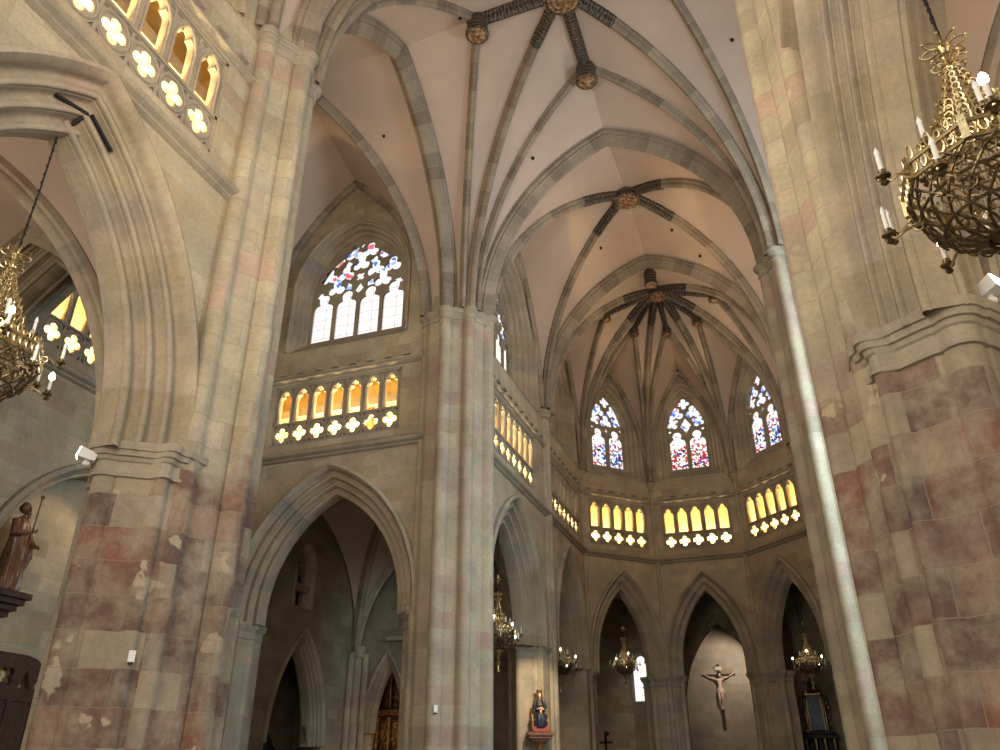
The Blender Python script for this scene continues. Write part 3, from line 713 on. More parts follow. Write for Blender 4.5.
# apse
ca = vault('ceiling_apse'); mbw = MB(); H = Vector((XC, 33.75, 22.0))
cor = [Vector((-8.72, Y2+.35, 14.8)), Vector((*FC1L, 14.2)), Vector((*FC2L, 14.2)), Vector((*FC2R, 14.2)), Vector((*FC1R, 14.2)), Vector((mx(-8.72), Y2+.35, 14.8))]
for i in range(1, 5): o = (Vector((cor[i].x, cor[i].y))-ctr).normalized(); cor[i].x -= o.x*.12; cor[i].y -= o.y*.12
cells = []; PEND = []
for i in range(6):
    a, b = cor[i-1], cor[i]
    if i == 0: mid = Vector((XC, Y2+.3, 21.85)); pm = Vector((XC, 31.75, 21.75))
    else:
        mid = (a+b)/2; mid.z = 20.5 if i in (2, 3, 4) else 20.8
        dr = Vector((mid.x-H.x, mid.y-H.y, 0)).normalized(); pm = H+dr*2.65; pm.z = 21.3
    PEND.append(pm)
    if i == 0:
        aa = curve3(cor[5], mid)[0]; bb = curve3(cor[0], mid)[0]
        web(mbw, curve3(cor[5], H)[0], curve3(cor[5], pm)[0]); web(mbw, curve3(cor[5], pm)[0], aa); web(mbw, bb, curve3(cor[0], pm)[0]); web(mbw, curve3(cor[0], pm)[0], curve3(cor[0], H)[0])
        continue
    rib(ca, a, mid, FORM, 'wall_rib'); rib(ca, b, mid, FORM, 'wall_rib'); rib(ca, a, pm, RIBS, 'tierceron_rib'); rib(ca, b, pm, RIBS, 'tierceron_rib')
    web(mbw, curve3(a, H)[0], curve3(a, pm)[0]); web(mbw, curve3(a, pm)[0], curve3(a, mid)[0]); web(mbw, curve3(b, mid)[0], curve3(b, pm)[0]); web(mbw, curve3(b, pm)[0], curve3(b, H)[0])
for c in cor: rib(ca, c, H, RIB, 'main_rib')
mbw.build('web', M['plaster'], ca, angle=50)
# left transept
ct = vault('ceiling_transept'); mbw = MB(); Ct = (-13.6, 16.4, 22.4)
q = {('e', 'f'): (-10.3, 21.5), ('e', 'n'): (-10.3, 11.2), ('w', 'f'): (-17.35, 21.5), ('w', 'n'): (-17.35, 11.2)}
crown = {'f': (-13.75, 21.5, 21.75), 'n': (-13.75, 11.2, 21.75), 'e': (-9.6, 16.4, 22.0), 'w': (-17.4, 16.4, 21.6)}
for (ew, fn), (x, y) in q.items():
    S_ = (x, y, ZS); rib(ct, S_, Ct, RIB, 'diagonal_rib', n=24); rib(ct, S_, crown[fn], FORM, 'wall_rib')
    s2 = (-9.6 if ew == 'e' else x, y, ZS)
    web(mbw, curve3(S_, crown[fn])[0], curve3(S_, Ct)[0]); web(mbw, curve3(S_, Ct)[0], curve3(s2, crown[ew])[0])
mbw.build('web', M['plaster'], ct, angle=50)
# nave bay next to the crossing
cn = vault('ceiling_nave'); mbw = MB(); Cn = (XC, 6.0, 22.3)
for sx in (1, -1):
    m_ = (lambda p: p) if sx > 0 else mir
    for yy, AA, e in ((9.62, An, 10.4), (2.4, (XC, 2.0, 21.75), 2.0)):
        S_ = m_((-8.75, yy, ZS)); F = m_((-8.8, 6.0, 21.5))
        rib(cn, S_, Cn, RIB, 'diagonal_rib'); rib(cn, m_((-8.82, yy-.2 if yy > 5 else yy+.2, ZS)), F, FORM, 'wall_rib')
        web(mbw, curve3(m_((-8.60, e, ZS)), AA)[0], curve3(S_, Cn)[0]); web(mbw, curve3(S_, Cn)[0], curve3(S_, F)[0])
mbw.build('web', M['plaster'], cn, angle=50)
# low vaults: aisles and ambulatory
def quad_vault(name, x0, x1, y0, y1, zs, zc, za, mat='plaster'):
    t = thing(name, ((x0+x1)/2, (y0+y1)/2, zs), kind='structure'); mbw = MB(); xc, yc = (x0+x1)/2, (y0+y1)/2; C = (xc, yc, zc)
    for x in (x0, x1):
        for y in (y0, y1):
            S_ = (x, y, zs); rib(t, S_, C, RIB, 'diagonal_rib', mat='arch'); rib(t, S_, (xc, y, za), RIBS, 'wall_rib', mat='arch')
            c0 = curve3(S_, C)[0]; web(mbw, c0, curve3(S_, (xc, y, za))[0]); web(mbw, c0, curve3(S_, (x, yc, za))[0])
    mbw.build('web', M[mat], t, angle=50); return t
quad_vault('ceiling_aisle_left', -17.4, -10.3, 2.6, 9.45, 4.9, 11.1, 10.5)
quad_vault('ceiling_aisle_right', mx(-10.3), mx(-17.4), 2.6, 9.45, 4.9, 11.1, 10.5)
quad_vault('ceiling_ambulatory_left', -17.4, -10.3, 23.1, 30.8, 4.9, 10.6, 10.0)
quad_vault('ceiling_ambulatory_right', mx(-10.3), mx(-17.4), 23.1, 30.8, 4.9, 10.6, 10.0)

# aisle-to-transept wall with its deep arch, transept end wall with portal recess
mb = MB(); ap = pointed(-13.65, 3.05, 5.0, 5.0, 10.6, 18)
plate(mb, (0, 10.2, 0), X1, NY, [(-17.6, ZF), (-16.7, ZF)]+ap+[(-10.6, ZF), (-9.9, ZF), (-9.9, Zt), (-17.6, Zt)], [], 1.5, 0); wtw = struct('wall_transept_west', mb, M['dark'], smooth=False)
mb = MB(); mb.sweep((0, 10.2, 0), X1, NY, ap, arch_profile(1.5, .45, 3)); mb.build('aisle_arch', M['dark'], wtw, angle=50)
TE = -17.55
mb = MB(); pa = pointed(16.75, 3.7, 4.0, 4.0, 8.1, 18)
def sub(c, w): return pointed(c, w, ZF, 4, 8, 8)
plate(mb, (TE, 0, 0), Y1, X1, [(10.0, ZF), (13.05, ZF)]+pa+[(20.45, ZF), (22.6, ZF), (22.6, 10.2), (10.0, 10.2)], [], .7, -.35)
gw = 7*.70/2+.06
plate(mb, (TE, 0, 0), Y1, X1, rect(10, 10.2, 22.6, 13.25), [rect(13.4-gw, 10.56, 13.4+gw, 12.9), rect(19.2-gw, 10.56, 19.2+gw, 12.9)], .3, -.15)
plate(mb, (TE, 0, 0), Y1, X1, rect(10, 13.25, 22.6, Zt), [], .7, -.35)
mb.box((TE-.95, 16.3, 3.3), (.3, 8.4, 10)); wtn = struct('wall_transept_north', mb, M['wall'], smooth=False)
gallery((TE, 0, 0), Y1, X1, 13.4, 7, .70, 'gallery panel glimpsed behind the left chandelier through the dark arch')
string_course((TE, 0, 0), Y1, X1, 10.2, 22.4, 9.93, LOWS); string_course((TE, 0, 0), Y1, X1, 10.2, 22.4, 13.0, UPS)
mb = MB(); mb.sweep((TE-.35, 0, 0), Y1, X1, pa, [(.42, -.2), (.5, -.18), (.5, -.05), (.42, 0), (.3, .1), (.3, .16), (-.35, .2)])
mb.build('portal_arch', M['arch'], wtn, angle=50)

# outer walls of aisles and ambulatory, floor
def solid(name, x0, x1, y0, y1, z0, z1, mat='dark'):
    mb = MB(); mb.box(((x0+x1)/2, (y0+y1)/2, (z0+z1)/2), (x1-x0, y1-y0, z1-z0)); return struct(name, mb, M[mat], smooth=False)
mb = MB(); mb.box((-4, 22, ZF-.1), (44, 62, .2)); struct('floor', mb, M['floor'], smooth=False)
solid('wall_aisle_left', -17.9, -17.5, 1.5, 9.5, ZF, 12, 'wall')
solid('wall_aisle_right', mx(-17.5), mx(-17.9), 1.5, 12, ZF, 12, 'wall')
# ambulatory bay 1 outer wall with lancet window and recess arch
AX = -17.5
mb = MB(); wp = pointed(26.65, .62, 6.15, 7.7, 8.55, 10); ar = pointed(27.1, 1.85, 1.4, 1.4, 5.35, 16)
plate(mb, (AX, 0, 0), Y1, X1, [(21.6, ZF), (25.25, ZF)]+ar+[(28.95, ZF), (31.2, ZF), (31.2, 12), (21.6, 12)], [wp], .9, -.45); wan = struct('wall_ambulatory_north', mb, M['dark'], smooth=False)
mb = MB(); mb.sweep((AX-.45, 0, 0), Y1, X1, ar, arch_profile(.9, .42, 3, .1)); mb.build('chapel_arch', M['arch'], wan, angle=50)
mb = MB(); mb.lathe([(.03, -.45), (.10, -.3), (.16, -.12), (.22, 0), (.24, .06), (.2, .12)], (AX-.3, 28.45, 2.0), 12); mb.build('carved_corbel', M['trac'], wan)
n_win[0] += 1; t = thing(f'window_{n_win[0]}', (AX, 26.65, 6.15), kind='structure')
mb = MB(); mb.sweep((AX, 0, 0), Y1, X1, pointed(26.65, .62, 6.15, 7.7, 8.55, 10), [(0, -.08), (.06, -.06), (.04, 0), (-.1, .06), (-.12, .12), (-.3, .15), (-.3, .2)]); mb.build('frame', M['arch'], t)
mb = MB(); plate(mb, (AX, 0, 0), Y1, X1, pointed(26.65, .5, 6.15, 7.6, 8.4, 10), [lancet(26.42, .17, 6.25, 7.6), lancet(26.88, .17, 6.25, 7.6), foil((26.65, 7.9), .2, 4)], .1, -.4, .01); mb.build('tracery', M['dark'], t)
mb = MB(); mb.box((AX-.5, 26.65, 7.2), (.05, 1.1, 2.3)); mb.build('shutter', M['iron'], t)
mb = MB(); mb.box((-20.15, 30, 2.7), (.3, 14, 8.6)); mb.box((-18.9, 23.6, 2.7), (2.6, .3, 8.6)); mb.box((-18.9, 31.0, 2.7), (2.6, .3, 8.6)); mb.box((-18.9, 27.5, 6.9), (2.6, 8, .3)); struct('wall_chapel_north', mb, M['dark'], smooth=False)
# end wall of that bay, with retable arch
mb = MB(); ra = pointed(-16.05, 1.02, 2.0, 2.0, 5.05, 14)
plate(mb, (0, 31.2, 0), X1, NY, [(-18, ZF), (-17.07, ZF)]+ra+[(-15.03, ZF), (-10.2, ZF), (-10.2, 12), (-18, 12)], [pointed(-14.95, .7, 5.75, 7.9, 8.7, 10)], .9, -.45); wae = struct('wall_ambulatory_east', mb, M['dark'], smooth=False)
mb = MB(); mb.sweep((0, 31.65, 0), X1, NY, ra, arch_profile(.9, .3, 2, .08)); mb.build('retable_arch', M['arch'], wae, angle=50)
mb = MB(); mb.box((-15.1, 31.1, 5.55), (1.9, .3, .16)); struct('trim_ledge', mb, M['trac'], smooth=False)
mb = MB(); mb.box((-14.95, 31.9, 7.2), (1.5, .1, 3.2)); struct('trim_blind_panel', mb, M['wood'], smooth=False)
# shaft in that corner
mb = MB(); mb.cyl((-17.3, 30.9, ZF), (-17.3, 30.9, 5.0), .2, n=12); mb.cyl((-17.0, 31.05, ZF), (-17.0, 31.05, 5.0), .14, n=12); mb.cyl((-17.4, 30.55, ZF), (-17.4, 30.55, 5.0), .14, n=12)
mb.lathe([(.2, 4.8), (.26, 4.85), (.24, 5.0), (.34, 5.2), (.34, 5.27)], (-17.25, 30.9, 0), 12); mb.build('corner_shafts', M['pier'], wae)

# ring around the apse: chapel arches, back walls, low vault
def ringpt(ap, ang): return (ctr.x+ap*math.cos(ang), ctr.y+ap*math.sin(ang))
RA = 9.6; RB = 13.0; k8 = math.cos(PI/8)
cnr = lambda ap, i: Vector((*ringpt(ap/k8, math.radians(157.5-45*i)), 0))
mbr = MB()
for i, side in enumerate(('left', 'centre', 'right')):
    a, b = cnr(RA, i), cnr(RA, i+1); U = (b-a).normalized(); N = Vector((U.y, -U.x, 0)); Lg = (b-a).length; rc, rw = (Lg/2+.7, 3.2) if side == 'left' else (Lg/2, 2.3)
    mb = MB(); pa = pointed(rc, rw, 3.6, 3.6, 8.1, 16)
    if side != 'left': plate(mb, a, U, N, [(.55 if side == 'centre' else -.2, ZF), (rc-rw, ZF)]+pa+[(rc+rw, ZF), (Lg+.2, ZF), (Lg+.2, 10.6), (.55 if side == 'centre' else -.2, 10.6)], [], .6, -.3); wr = struct('wall_ring_'+side, mb, M['dark'], smooth=False); mb = MB(); mb.sweep(a-N*.3, U, N, pa, arch_profile(.6, .3, 2, .08)); mb.build('ring_arch', M['dark'], wr, angle=50)
    a2, b2 = cnr(RB, i), cnr(RB, i+1); U2 = (b2-a2).normalized(); L2 = (b2-a2).length; N2 = Vector((U2.y, -U2.x, 0))
    hole = []
    if side == 'centre': hole = [pointed(L2/2-4.82, .54, 4.25, 6.2, 6.85, 12)]
    mb = MB(); plate(mb, a2, U2, N2, rect(-.2, ZF, L2+.2, 11), hole, .5, -.25)
    struct('wall_chapel_'+side, mb, M['wall'], smooth=False)
    # partition walls between chapels
    mb = MB(); d = b2-b; mid = (b+b2)/2; mb.box((mid.x, mid.y, 4.6), (d.length, .5, 12.4), math.atan2(d.y, d.x))
    if side != 'left': struct('wall_partition_'+side, mb, M['dark'], smooth=False)
    # low vault over the ring and chapel
    p, q_ = cnr(5.3, i), cnr(5.3, i+1)
    for t0, t1, z0, z1 in ((0, .5, 9.9, 10.5), (.5, 1, 10.5, 9.6)):
        mbr.grid([[p.lerp(a, t0)+ZV*z0, q_.lerp(b, t0)+ZV*z0], [p.lerp(a, t1)+ZV*z1, q_.lerp(b, t1)+ZV*z1]])
    mbr.grid([[a+ZV*9.4, b+ZV*9.4], [a2+ZV*9.9, b2+ZV*9.9]])
    rb = MB(); U3 = (b-q_).normalized(); N3 = U3.cross(ZV); L3 = (b-q_).length
    if side == 'centre':
        wc_ = L2/2-4.82; op = pointed(wc_, .54, 4.25, 6.2, 6.85, 12)
        n_win[0] += 1; t = thing(f'window_{n_win[0]}', (*(a2+U2*wc_).to_2d(), 4.25), kind='structure')
        mb = MB(); mb.sweep(a2, U2, N2, op, [(0, -.1), (.08, -.08), (.06, 0), (-.15, .02), (-.2, .04), (-.5, .04)]); mb.build('frame', M['trac'], t)
        mb = MB(); plate(mb, a2, U2, N2, op, [lancet(wc_, .46, 4.32, 6.75, .45)], .1, -.3); mb.build('tracery', M['trac'], t)
        mb = MB()
        for p_ in op: mb.vert(a2+U2*p_[0]+ZV*p_[1]-N2*.36)
        mb.face(list(range(len(op))), op); mb.build('glass', M['clear'], t, smooth=False)
for i in range(4):
    p, b = cnr(5.9, i), cnr(RA, i); U3 = (b-p).normalized(); N3 = U3.cross(ZV); L3 = (b-p).length
    rp = pointed(L3/2, L3/2, 4.6, 4.6, 10.0, 12); rp = rp[:19] if i == 1 else rp
    mb = MB(); mb.sweep(p, U3, N3, rp, ARCH); struct(f'trim_ring_rib_{i+1}', mb, M['dark'])
struct('ceiling_ring', mbr, M['plaster'], smooth=False)
# closing walls that keep the daylight out of the ambulatory
solid('wall_ring_west_left', -18, -17.5, 31, 44, ZF, 12); solid('wall_ring_west_right', mx(-17.5), mx(-18), 12, 44, ZF, 12)
mb = MB(); mb.box((-15, 41, 5), (.4, 9, 14), math.radians(0)); mb = MB()
for s in (1, -1):
    p = Vector((-17.6, 37.5, 0)); q_ = cnr(RB, 0)
    if s < 0: p.x = mx(p.x); q_ = Vector((mx(q_.x), q_.y, 0))
    d = q_-p; mid = (p+q_)/2; mb.box((mid.x, mid.y, 5), (d.length+1, .4, 13.2), math.atan2(d.y, d.x))
struct('wall_ring_outer', mb, M['dark'], smooth=False)
mb = MB()
for s in (1, -1):
    x = -13.6 if s > 0 else mx(-13.6); mb.box((x, 34.5, 10.9), (8.6, 8.2, .3)); mb.box((x, 26.9, 12.2), (8.6, 9, .3)); mb.box((x, 6, 12.2), (8.6, 9, .3))
struct('ceiling_outer_slab', mb, M['dark'], smooth=False)

# ================================================================== fittings
# painted star of ribs round each keystone
def sleeve(parent, S, Ecr, t0, prof, n=24, name='painted_arm'):
    rib(parent, S, Ecr, [(a*1.12, b*1.1+.01) for a, b in prof], name, 'painted', n, t0, 1)
def straight(parent, A, B, prof, name='painted_arm', mat='painted', droop=0):
    A = Vector(A); B = Vector(B); d = B-A; L = math.hypot(d.x, d.y); U = Vector((d.x/L, d.y/L, 0))
    mb = MB(); mb.sweep(A, U, U.cross(ZV), [(L*i/8, d.z*i/8+droop*math.sin(PI*i/8)) for i in range(9)], prof); mb.build(name, M[mat], parent, angle=50)
def pendant(loc, r, h, label, group):
    t = thing('vault_pendant', loc, label, 'roof boss', group); x, y, z = loc
    mb = MB(); mb.lathe([(r*.75, .15-h*.0), (r*.9, -.05), (r*.86, -.1), (r*1.0, -.16), (r*.9, -h*.5), (r*.92, -h+.12), (r*1.06, -h+.06), (r*1.06, -h), (r*.85, -h-.03)], (x, y, z), 20); mb.build('collar', M['painted'], t)
    mb = MB(); mb.lathe([(r*.84, -h-.01), (r*.8, -h-.045), (r*.55, -h-.05), (r*.5, -h-.08), (r*.2, -h-.1), (.01, -h-.1)], (x, y, z), 20); mb.build('medallion', M['medal'], t)
    mb = MB()
    for k in range(18):
        a = 2*PI*k/18; mb.ball((x+r*.93*math.cos(a), y+r*.93*math.sin(a), z-h-.03), r*.07, 6, 1, 4)
    mb.build('beaded_rim', M['gilt'], t)
    return t
def keystone(loc, r, label):
    x, y, z = loc; t = thing('keystone_boss', loc, label, 'roof boss')
    mb = MB(); mb.lathe([(r*.7, .1), (r*.95, -.1), (r*.9, -.25), (r*1.0, -.33), (r*.97, -.40), (r*.8, -.42)], (x, y, z), 28); mb.build('collar', M['painted'], t)
    mb = MB(); mb.lathe([(r*.8, -.40), (r*.78, -.47), (r*.6, -.44), (r*.55, -.47), (r*.3, -.47), (r*.25, -.53), (.02, -.55)], (x, y, z), 28)
    for k in range(16):
        a = 2*PI*k/16; mb.ball((x+r*.69*math.cos(a), y+r*.69*math.sin(a), z-.45), r*.09, 6, .7, 4)
    for k in range(8):
        a = 2*PI*k/8; mb.ball((x+r*.40*math.cos(a), y+r*.40*math.sin(a), z-.47), r*.1, 6, .7, 4)
    mb.build('gilt_rosette', M['medal'], t); mb = MB()
    for k in range(24):
        a = 2*PI*k/24; mb.ball((x+r*.93*math.cos(a), y+r*.93*math.sin(a), z-.42), r*.06, 6, 1, 4)
    mb.build('gilt_beads', M['gilt'], t)
    return t
PR_ = [(-.2, -.06), (-.2, .1), (-.13, .16), (-.14, .24), (-.08, .34), (0, .38), (.08, .34), (.14, .24), (.13, .16), (.2, .1), (.2, -.06)]
k1 = keystone(Cc, .62, 'large gilded keystone at the top edge with eight painted black arms')
for sx in (1, -1):
    m_ = (lambda p: p) if sx > 0 else mir
    for far in (1, -1):
        sleeve(k1, m_((-8.72, (22.35 if far > 0 else 10.4)-far*.78, ZS)), Cc, .84, RIB)
for sb, w in ((SBf, 'painted black pendant boss below the big keystone, above the far arch'), (SBl, 'painted black pendant boss at the top left of the crossing vault'), (SBr, 'painted black pendant boss on the right side of the crossing vault'), (SBn, 'painted black pendant boss on the near side of the crossing vault')):
    straight(k1, Cc, sb, PR_); pendant((sb[0], sb[1], sb[2]-.05), .36, .72, w, 'pendant bosses of the crossing')
k2 = keystone(Cb, .55, 'gilded keystone of the four-part choir vault with four short painted arms')
for sx in (1, -1):
    m_ = (lambda p: p) if sx > 0 else mir
    sleeve(k2, m_((-8.75, 23.13, ZS)), Cb, .80, RIB, 24); sleeve(k2, m_((-8.72, Y2-.15, 14.8)), Cb, .80, RIB, 24)
k3 = keystone(tuple(H-Vector((0, 0, .05))), .5, 'gilded keystone at the hub of the apse vault with radiating painted arms')
plab = ['painted pendant boss nearest the viewer, directly before the apse hub', 'painted pendant boss at the far left of the apse star', 'painted pendant boss over the left apse window', 'painted pendant boss over the centre apse window', 'painted pendant boss over the right apse window', 'painted pendant boss at the far right of the apse star']
for i, c in enumerate(cor): sleeve(k3, c, tuple(H), .80, RIB, 20)
for i, pm in enumerate(PEND):
    straight(k3, H, pm, [(a*.62, b*.8) for a, b in PR_]); pendant((pm.x, pm.y, pm.z-.02), .24 if i else .3, .45 if i else .75, plab[i], 'pendant bosses of the apse')
# small air holes with iron rims in the vault plaster
for k, p in enumerate([(-7.03, 16.08, 22.21), (-11.07, 18.79, 20.89), (-3.74, 20.29, 22.19), (-6.21, 21.23, 20.45), (1.15, 18.69, 20.81), (-5.37, 28.81, 21.49), (-2.18, 28.73, 21.59), (-1.21, 29.85, 20.73)]):
    mb = MB(); mb.cyl((p[0], p[1], p[2]-.06), (p[0], p[1], p[2]+.04), .04, n=10); mb.cyl((p[0], p[1], p[2]-.02), (p[0], p[1], p[2]+.02), .06, n=10)
    lab = ['black vent hole left of the big keystone', 'black vent hole in the transept vault', 'black vent hole under the pendant boss above the far arch', 'black vent hole over the far arch, left side', 'black vent hole at the right of the crossing vault', 'black vent hole left in the choir vault', 'black vent hole right of the choir keystone', 'black vent hole beside the right choir rib'][k]
    tag(mb.build('vault_vent', M['iron']), lab, 'vent', 'vent holes in the vaults')

# ------------------------------------------------------------------ chandeliers
def loop(mb, c, a, up, w, h, r, n=10):
    """a small closed scroll loop lying in the plane of vectors a and up"""
    mb.tube([c + a*(w*math.sin(2*PI*k/n)) + up*(h*(1-math.cos(2*PI*k/n))/2) for k in range(n+1)], r, 5, False)
def make_chandelier():
    t = thing('chandelier', (0, 0, -EYE))
    L = dict(local=True)
    # openwork basket of dark bronze
    mb = MB(); prof = lambda v: (.16+.40*math.sin(v*PI/2)**.75, .50*v**1.15)
    for sg in (1, -1):
        for k in range(18):
            pts = []
            for i in range(9):
                v = i/8; r, z = prof(v); a = 2*PI*k/18+sg*v*1.0; pts.append((r*math.cos(a), r*math.sin(a), z))
            mb.tube(pts, .011, 5, False)
    for v in (.0, .33, .66):
        r, z = prof(v); mb.tube([(r*math.cos(2*PI*i/24), r*math.sin(2*PI*i/24), z) for i in range(25)], .013, 5, False)
    for k in range(18):
        for v, s_ in ((.2, .06), (.5, .085), (.82, .075)):
            r, z = prof(v); a = 2*PI*(k+.5*(v > .4))/18; e = Vector((math.cos(a), math.sin(a), 0)); tn = Vector((-e.y, e.x, 0))
            loop(mb, e*r+Vector((0, 0, z-s_/2)), tn, (Vector((0, 0, 1))+e*.5).normalized(), s_*.6, s_, .008, 8)
    mb.lathe([(.02, -.12), (.05, -.08), (.03, -.04), (.10, 0), (.16, .02)], (0, 0, 0), 12)
    mb.build('basket', M['bronze'], t, **L)
    # octagonal openwork band with crest
    mb = MB()
    for z0, z1, rr in ((.50, .52, .585), (.63, .65, .60)):
        for k in range(8):
            a0, a1 = 2*PI*k/8, 2*PI*(k+1)/8; mb.cyl((rr*math.cos(a0), rr*math.sin(a0), z0), (rr*math.cos(a1), rr*math.sin(a1), z0), .018, n=6)
    for k in range(8):
        a0, a1 = 2*PI*k/8, 2*PI*(k+1)/8; p = Vector((math.cos(a0), math.sin(a0), 0))*.592; q_ = Vector((math.cos(a1), math.sin(a1), 0))*.592; d = (q_-p).normalized()
        mb.box(p+Vector((0, 0, .58)), (.04, .05, .2), a0)
        for j in range(6):
            c = p.lerp(q_, (j+.5)/6); loop(mb, c+Vector((0, 0, .52)), d, Vector((0, 0, 1)), .03, .11, .009, 8)
            loop(mb, c+Vector((0, 0, .65)), d, Vector((0, 0, 1)), .022, .07 if j % 2 else .12, .008, 8)
    mb.build('rim_band', M['brass'], t, **L)
    # spire
    mb = MB(); R = lambda z: max(.035, .36*(1-(z-.55)/1.2)**1.05)
    for k in range(8):
        a = 2*PI*k/8; mb.tube([(R(z)*math.cos(a), R(z)*math.sin(a), z) for z in (.55, .8, 1.05, 1.3, 1.5, 1.65)], .013, 5, False)
    z = .62
    while z < 1.6:
        r = R(z); n = 8; mb.tube([(r*math.cos(2*PI*i/16), r*math.sin(2*PI*i/16), z) for i in range(17)], .009, 5, False)
        for k in range(16 if z < 1.2 else 8):
            a = 2*PI*k/(16 if z < 1.2 else 8); e = Vector((math.cos(a), math.sin(a), 0)); s_ = .10*(r/.36)+.025
            loop(mb, e*(r+.012)+Vector((0, 0, z)), Vector((-e.y, e.x, 0)), (Vector((0, 0, 1))+e*.25).normalized(), s_*.45, s_, .009, 7)
        z += .085
    for z, n, s_ in ((.72, 12, .16), (.95, 12, .13), (1.12, 8, .12)):
        for k in range(n):
            a = 2*PI*k/n; e = Vector((math.cos(a), math.sin(a), 0)); r = R(z)
            loop(mb, e*r+Vector((0, 0, z)), e, Vector((0, 0, 1)), s_*.35, s_, .012, 8)
            mb.ball(e*(r+s_*.3)+Vector((0, 0, z+s_)), .018, 6, 1.4, 4)
    mb.build('openwork_spire', M['brass'], t, **L)
    mb = MB(); mb.lathe([(.03, 1.6), (.05, 1.64), (.025, 1.68), (.055, 1.74), (.03, 1.80), (.06, 1.86), (.025, 1.92), (.012, 1.97)], (0, 0, 0), 12)
    for z, rr in ((1.68, .13), (1.86, .17)):
        for k in range(8):
            a = 2*PI*k/8; e = Vector((math.cos(a), math.sin(a), 0)); loop(mb, e*(rr*.6)+Vector((0, 0, z-.03)), e, Vector((0, 0, 1)), rr*.4, .08, .009, 9); mb.ball(e*rr+Vector((0, 0, z+.03)), .014, 6, 1, 4)
    mb.build('crown_rosettes', M['brass'], t, **L)
    def arm(a, r0, z0, r1, z1, lit):
        e = Vector((math.cos(a), math.sin(a), 0)); mb = MB(); P = lambda r, z: e*r+Vector((0, 0, z))
        mb.tube([P(r0, z0), P((r0+r1)/2, z0-.01+(z1-z0)*.3), P(r1-.04, z1-.03), P(r1, z1)], .012, 6)
        loop(mb, P(r0+.04, z0-.06), e, Vector((0, 0, 1)), .035, .07, .008, 8); mb.ball(P(r1+.035, z1-.02), .014, 6, 1, 4)
        A = mb.build('candle_arm', M['brass'], t, **L)
        c = P(r1, z1); mb = MB(); mb.lathe([(.012, -.07), (.03, -.05), (.012, -.02), (.05, 0), (.055, .012), (.02, .02), (.028, .03), (.03, .06), (.024, .062)], c, 12); mb.build('drip_cup', M['bronze'], A, **L)
        mb = MB(); mb.cyl(c+Vector((0, 0, .05)), c+Vector((0, 0, .19)), .018, n=10); mb.build('candle', M['candle'], A, **L)
        mb = MB(); mb.lathe([(.010, .19), (.021, .215), (.019, .24), (.006, .275), (.001, .285)] if not lit else [(.012, .19), (.032, .215), (.034, .245), (.018, .28), (.001, .30)], c, 10); mb.build('lit_bulb' if lit else 'candle_bulb', M['bulb'] if lit else M['glassbulb'], A, **L)
    for k in range(12):
        a = 2*PI*(k+.5)/12; low = k % 2
        arm(a, .50 if low else .585, .30 if low else .56, .74 if low else .80, .26 if low else .50, k in (1, 6, 10))
    for k in range(6):
        arm(2*PI*(k+.3)/6, .30, .72, .42, .80, k == 4)
    return t
proto = make_chandelier()
CH = [((-9.5, 6.35, 4.50), 1.18, .35, 9.15, 0, 'big gilded chandelier cut by the left edge, under the near left arch'),
      ((2.19, 6.25, 3.95), 1.16, 1.15, 9.2, 0, 'big gilded chandelier cut by the right edge, nearest the viewer'),
      ((-9.5, 26.55, 4.15), 1.0, .2, 8.9, 1, 'chandelier in the arch just right of the central pier'),
      ((-9.5, 34.3, 4.2), .95, .6, 9.0, 1, 'chandelier mostly hidden behind the pier of the seated Madonna'),
      ((-7.5, 38.4, 4.6), .85, .9, 8.9, 1, 'small distant chandelier beside the white chapel window'),
      ((.50, 39.0, 4.35), .88, .1, 8.9, 1, 'small distant chandelier above the dark carved altarpiece')]
for i, (p, sc_, rz, zt, fin, lab) in enumerate(CH):
    o = proto if i == 0 else copy_tree(proto)
    o.location = (p[0], p[1], p[2]+EYE); o.scale = (sc_,)*3; o.rotation_euler = (0, 0, rz); tag(o, lab, 'chandelier', 'gilded chandeliers hanging in the arches')
    h = (zt-p[2])/sc_; mb = MB(); mb.tube([(0, 0, 1.9), (.012, .01, 1.9+(h-1.9)*.5), (0, 0, h)], .012, 6)
    for k in range(14): mb.ball((0.006, .006, 2.05+(h-2.05)*k/14), .02, 6, 1.3, 4)
    mb.build('suspension_cable', M['iron'], o, local=True)
    if fin:
        mb = MB(); mb.lathe([(.02, -.72), (.07, -.70), (.05, -.64), (.03, -.5), (.09, -.44), (.10, -.4), (.03, -.34), (.05, -.2), (.14, -.08), (.18, 0)], (0, 0, 0), 12)
        mb.build('pendant_finial', M['brass'], o, local=True)
        z = 2.35; mb = MB(); mb.lathe([(.01, z-.12), (.05, z), (.16, z+.04), (.05, z+.07), (.02, z+.2)], (0, 0, 0), 8); mb.build('cable_ornament', M['brass'], o, local=True)

# ------------------------------------------------------------------ figures
def skin(name, joints, bones, mat, parent, root=0, sub=2, extra=None):
    me = bpy.data.meshes.new('tmp'); me.from_pydata([j[0] for j in joints], bones, []); ob = bpy.data.objects.new('tmp', me); COL.objects.link(ob)
    m = ob.modifiers.new('s', 'SKIN'); ob.modifiers.new('u', 'SUBSURF').levels = sub; m.use_smooth_shade = True
    for v, j in zip(me.skin_vertices[0].data, joints): v.radius = (j[1], j[1] if len(j) < 3 else j[2])
    me.skin_vertices[0].data[root].use_root = True
    dg = bpy.context.evaluated_depsgraph_get(); out = bpy.data.meshes.new_from_object(ob.evaluated_get(dg)); mb = MB()
    for v in out.vertices: mb.v.append(v.co.copy())
    for p in out.polygons: mb.face(list(p.vertices))
    bpy.data.objects.remove(ob); bpy.data.meshes.remove(me); bpy.data.meshes.remove(out)
    if extra: extra(mb)
    return mb.build(name, mat, parent, angle=180, local=True)
